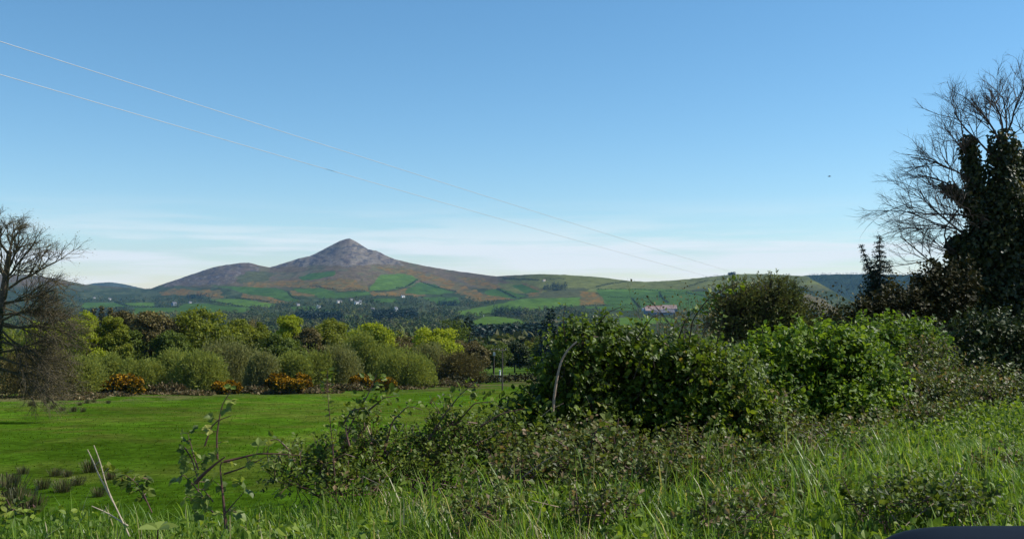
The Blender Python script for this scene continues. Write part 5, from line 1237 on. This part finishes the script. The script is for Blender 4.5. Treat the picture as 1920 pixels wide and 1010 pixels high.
# ----------------------------------------------------------------- grass, weeds, rushes
rng = np.random.default_rng(77)
def verge_points(n, y0, y1, smax=1.0, xpad=120):
    Y = np.sqrt(rng.uniform(y0 ** 2, y1 ** 2, n)); px = rng.uniform(-xpad, 1920 + xpad, n); X = (px - 960) / F * Y
    s = side(X, Y); k = s + (fbm(X * 1.3, Y * 1.3, 81) - .5) * 1.6
    m = rng.uniform(size=n) < sstep(k + .75 * sstep(X, 1.0, 4.5), smax, smax - 1.1)
    return X[m], Y[m]
def blades(X, Y, hmin, hmax, wd, mb, tint, lean=.55):
    n = len(X); Zg = ground(X, Y) - .03
    cl = fbm(X * 2.2, Y * 2.2, 83); h = rng.uniform(hmin, hmax, n) * (.35 + 1.35 * cl) * (.6 + .8 * fbm(X * .55 + 5, Y * .55, 84)); a = rng.uniform(0, 6.28, n)
    bend = rng.uniform(.1, 1.0, n) ** 1.3 * lean * 1.6; dx, dy = np.cos(a), np.sin(a)
    fx, fy = -dy, dx; w_ = wd * rng.uniform(.6, 1.4, n)
    rows = []
    for t, ww in ((0, .9), (.4, 1.0), (.75, .7), (1.0, .08)):
        off = bend * h * t * t; z = h * (t - .28 * bend * t ** 3)
        c = np.stack([X + dx * off, Y + dy * off, Zg + z], -1); sdv = np.stack([fx * w_ * ww, fy * w_ * ww, 0 * w_], -1) * .5
        rows += [c - sdv, c + sdv]
    V = np.stack(rows, 1).reshape(-1, 3); base = (np.arange(n) * 8)[:, None]
    q = np.concatenate([base + np.array([[0, 1, 3, 2]]), base + np.array([[2, 3, 5, 4]]), base + np.array([[4, 5, 7, 6]])], 1).reshape(-1, 4)
    mb.add(V, quads=q, tint=np.repeat(tint, 3))
gm_ = MB()
X, Y = verge_points(210000, 4.2, 15.5, .55); t_ = np.clip(rng.normal(.42, .24, len(X)) + (fbm(X, Y, 85) - .5) * .5, 0, .9); dry = rng.uniform(size=len(X)) < .02 + .22 * sstep(fbm(X * .8 + 3, Y * .8, 86), .56, .72); t_[dry] = rng.uniform(.92, 1, dry.sum())
blades(X, Y, .09, .26, .0075, gm_, t_)
X, Y = verge_points(4500, 4.2, 8.5, .1); blades(X, Y, .22, .42, .009, gm_, np.clip(rng.normal(.6, .2, len(X)), 0, 1), .5)
tag(gm_.build('verge_grass', M['grass']), 'long lush grass of the roadside verge along the bottom', 'grass', kind='stuff')
wm = MB(); X, Y = verge_points(46000, 4.0, 15, 1.0); k = fbm(X * .9, Y * .9, 87) > .54 - .1 * sstep(X, .8, 3); X, Y = X[k], Y[k]; n = len(X)
wm.inst(OV_V, OV_F, np.stack([X, Y, ground(X, Y) + rng.uniform(.05, .24, n)], -1), unit(rng, n, .2), nrm(np.array([.1, -.2, .9]) + rng.normal(size=(n, 3)) * .5), rng.uniform(.025, .065, n), rng.uniform(.1, 1, n), 1.0)
tag(wm.build('verge_weeds', M['weed']), 'broad-leaved weeds growing among the verge grass', 'weeds', kind='stuff')
# short pasture grass
n = 70000; Y = 12 * (150 / 12) ** rng.uniform(0, 1, n); px = rng.uniform(-80, 1250, n); X = (px - 960) / F * Y; s = side(X, Y); k = s > 4.5; X, Y = X[k], Y[k]; n = len(X)
cl = fbm(X * .35, Y * .35, 88); kk = rng.uniform(size=n) < .35 + cl; X, Y = X[kk], Y[kk]; n = len(X)
kk = rng.uniform(size=n) < .6; X, Y = X[kk], Y[kk]; n = len(X)
fm = MB(); fm.inst(RH_V, RH_F, np.stack([X, Y, ground(X, Y) - .01], -1), unit(rng, n, .5), np.array([0, 0, 1.]) + .5 * unit(rng, n), rng.uniform(.04, .10, n) * (1 + Y / 90), np.clip(rng.normal(.5, .25, n), 0, 1), .5)
tag(fm.build('field_grass', M['fgrass']), 'short grazed grass of the green field', 'grass', kind='stuff')
# rush tufts
RT = [(30, 935, 26), (85, 948, 30), (150, 940, 26), (210, 930, 22), (190, 960, 28), (108, 922, 24), (130, 924, 20), (48, 918, 22), (175, 915, 36), (122, 952, 36), (20, 960, 60), (40, 985, 60), (65, 990, 50), (165, 752, 12), (152, 756, 10), (178, 750, 10), (140, 768, 16), (120, 766, 14), (100, 762, 14), (90, 752, 16), (60, 757, 14), (158, 768, 12), (130, 745, 12), (205, 752, 10)]
for i, (px, py, wd) in enumerate(RT):
    r2 = nrng(); py -= 34 if py > 900 else 0; D = float(d_at(px, py + 4)[0]); near_ = wd > 16 and py > 860
    b = gp(px, D); W = wd * D / F; n = 220; a = r2.uniform(0, 6.28, n); q = np.sqrt(r2.uniform(0, 1, n)) * W * .4
    mb = MB(); d = np.stack([np.cos(a) * .5 * q / (W * .4), np.sin(a) * .5 * q / (W * .4), 1 + 0 * a], -1) + r2.normal(size=(n, 3)) * .12
    mb.inst(QD_V, QD_F, np.stack([np.cos(a) * q, np.sin(a) * q, -.03 + 0 * a], -1), d, np.stack([np.cos(a), np.sin(a), 0 * a], -1), W * r2.uniform(.3, .75, n), r2.uniform(0, 1, n), .03)
    lab = 'dark rush tuft in the nearer left part of the field' if near_ else 'small rush tuft near the bare tree at the field edge'
    o = mb.build('rush_tuft', M['rush']); o.location = b; tag(o, lab, 'rush', 'rush tufts near the lower left corner' if near_ else 'rush tufts at the far left field edge')
# dock leaves at the bottom left, yellowing leaf
for lab, px, py, D, sz, m_ in (('broad pale green dock leaves at the bottom edge, left', 296, 992, 4.9, .1, 'sprig'),):
    r2 = nrng(); b = gp(px, D); root = thing('dock_plant', lab, 'plant', b)
    for k in range(5):
        mb = MB(); a = k * 1.26 + .3; c = P(px, py, D) - b; mb.inst(OV_V, OV_F, [c], [(math.cos(a), math.sin(a) * .6, .15)], [(0, -.3, 1)], sz, .6, .9); mb.build('leaf', M[m_], root)
    mb = MB(); mb.tube([(0, 0, 0), P(px, py, D) - b], [.006, .004], 5); mb.build('stem', M['redstem'], root)

# litter
b = gp(1707, 11.4); c = P(1707, 862, 11.0); root = thing('plastic_scrap', 'pale blue-white scrap of plastic standing upright in the grass', 'litter', c)
s = 11.0 / F
g_ = np.array([[-7, 0, -6], [9, .02 / s, -7], [7, .04 / s, 10], [2, .02 / s, 22], [-5, 0, 8]], float) * s
mb = MB(); v = np.concatenate([g_, g_ + (0, .012, 0)]); mb.add(v, tris=[(0, 1, 2), (0, 2, 4), (2, 3, 4), (5, 7, 6), (5, 9, 7), (7, 9, 8)], quads=[(i, (i + 1) % 5, (i + 1) % 5 + 5, i + 5) for i in range(5)]); mb.build('sheet', M['plastic'], root)
g2 = g_ * np.array([.45, 1, .9]) + np.array([9, 8, 4]) * s
mb = MB(); v = np.concatenate([g2, g2 + (0, .01, 0)]); mb.add(v, tris=[(0, 1, 2), (0, 2, 4), (2, 3, 4), (5, 7, 6), (5, 9, 7), (7, 9, 8)], quads=[(i, (i + 1) % 5, (i + 1) % 5 + 5, i + 5) for i in range(5)]); mb.build('flap', M['deepgreen'], root)
c = P(1570, 985, 5.6); mb = MB(); mb.add([(-.02, 0, 0), (.0, -.012, .012), (.022, 0, .004), (.012, .01, .022), (-.012, .01, .018)], tris=[(0, 1, 4), (1, 2, 3), (1, 3, 4)]); mb.add([(-.02, .004, -.002), (.0, -.008, .01), (.022, .004, .002), (.012, .014, .02), (-.012, .014, .016)], tris=[(0, 4, 1), (1, 3, 2), (1, 4, 3)])
tag(mb.build('paper_scrap', M['plastic'], base=c), 'tiny crumpled white scrap in the grass near the bottom right', 'litter')

# ----------------------------------------------------------------- car wing mirror
def superell(mb, c, r, e=2.6, nu=48, nv_=28):
    u = np.linspace(0, 2 * math.pi, nu, endpoint=False); v = np.linspace(-math.pi / 2, math.pi / 2, nv_)
    sp = lambda x, q: np.sign(x) * np.abs(x) ** q
    uu, vv = np.meshgrid(u, v); q = 2 / e
    V = np.stack([sp(np.cos(vv), q) * sp(np.cos(uu), q) * r[0], sp(np.cos(vv), q) * sp(np.sin(uu), q) * r[1], sp(np.sin(vv), q) * r[2]], -1).reshape(-1, 3) + np.asarray(c)
    i = np.arange(nv_ - 1)[:, None] * nu; j = np.arange(nu)[None]; k = (j + 1) % nu
    mb.add(V, quads=np.stack([i + j, i + k, i + nu + k, i + nu + j], -1).reshape(-1, 4))
b = np.array([.36, .62, -1.24]); root = thing('car', 'dark navy car with its rounded wing mirror at the bottom right corner', 'car', b)
mc = P(1905, 997, .72) + np.array([.012, 0, -.072])
mb = MB(); superell(mb, mc - b, (.115, .045, .072), 4.6); mh = mb.build('wing_mirror', M['carpaint'], root, smooth=True)
mb = MB(); superell(mb, mc - b + (0, -.04, -.002), (.10, .008, .058), 4.0, 32, 16); mb.build('glass', M['mirror'], mh, smooth=True)
mb = MB(); mb.tube(np.array([mc + (.03, 0, -.06), mc + (.05, -.06, -.1), mc + (.06, -.2, -.13)]) - b, [.03, .026, .03], 12); mb.build('arm', M['rubber'], mh, smooth=True)
mb = MB(); superell(mb, np.array([.15, .5, -.72]) - b, (.62, .03, .34), 8, 64, 24); do = mb.build('door', M['carpaint'], root, smooth=True)
mb = MB(); superell(mb, np.array([-.28, .55, -.55]) - b, (.1, .02, .018), 3, 24, 12); mb.build('handle', M['rubber'], do, smooth=True)
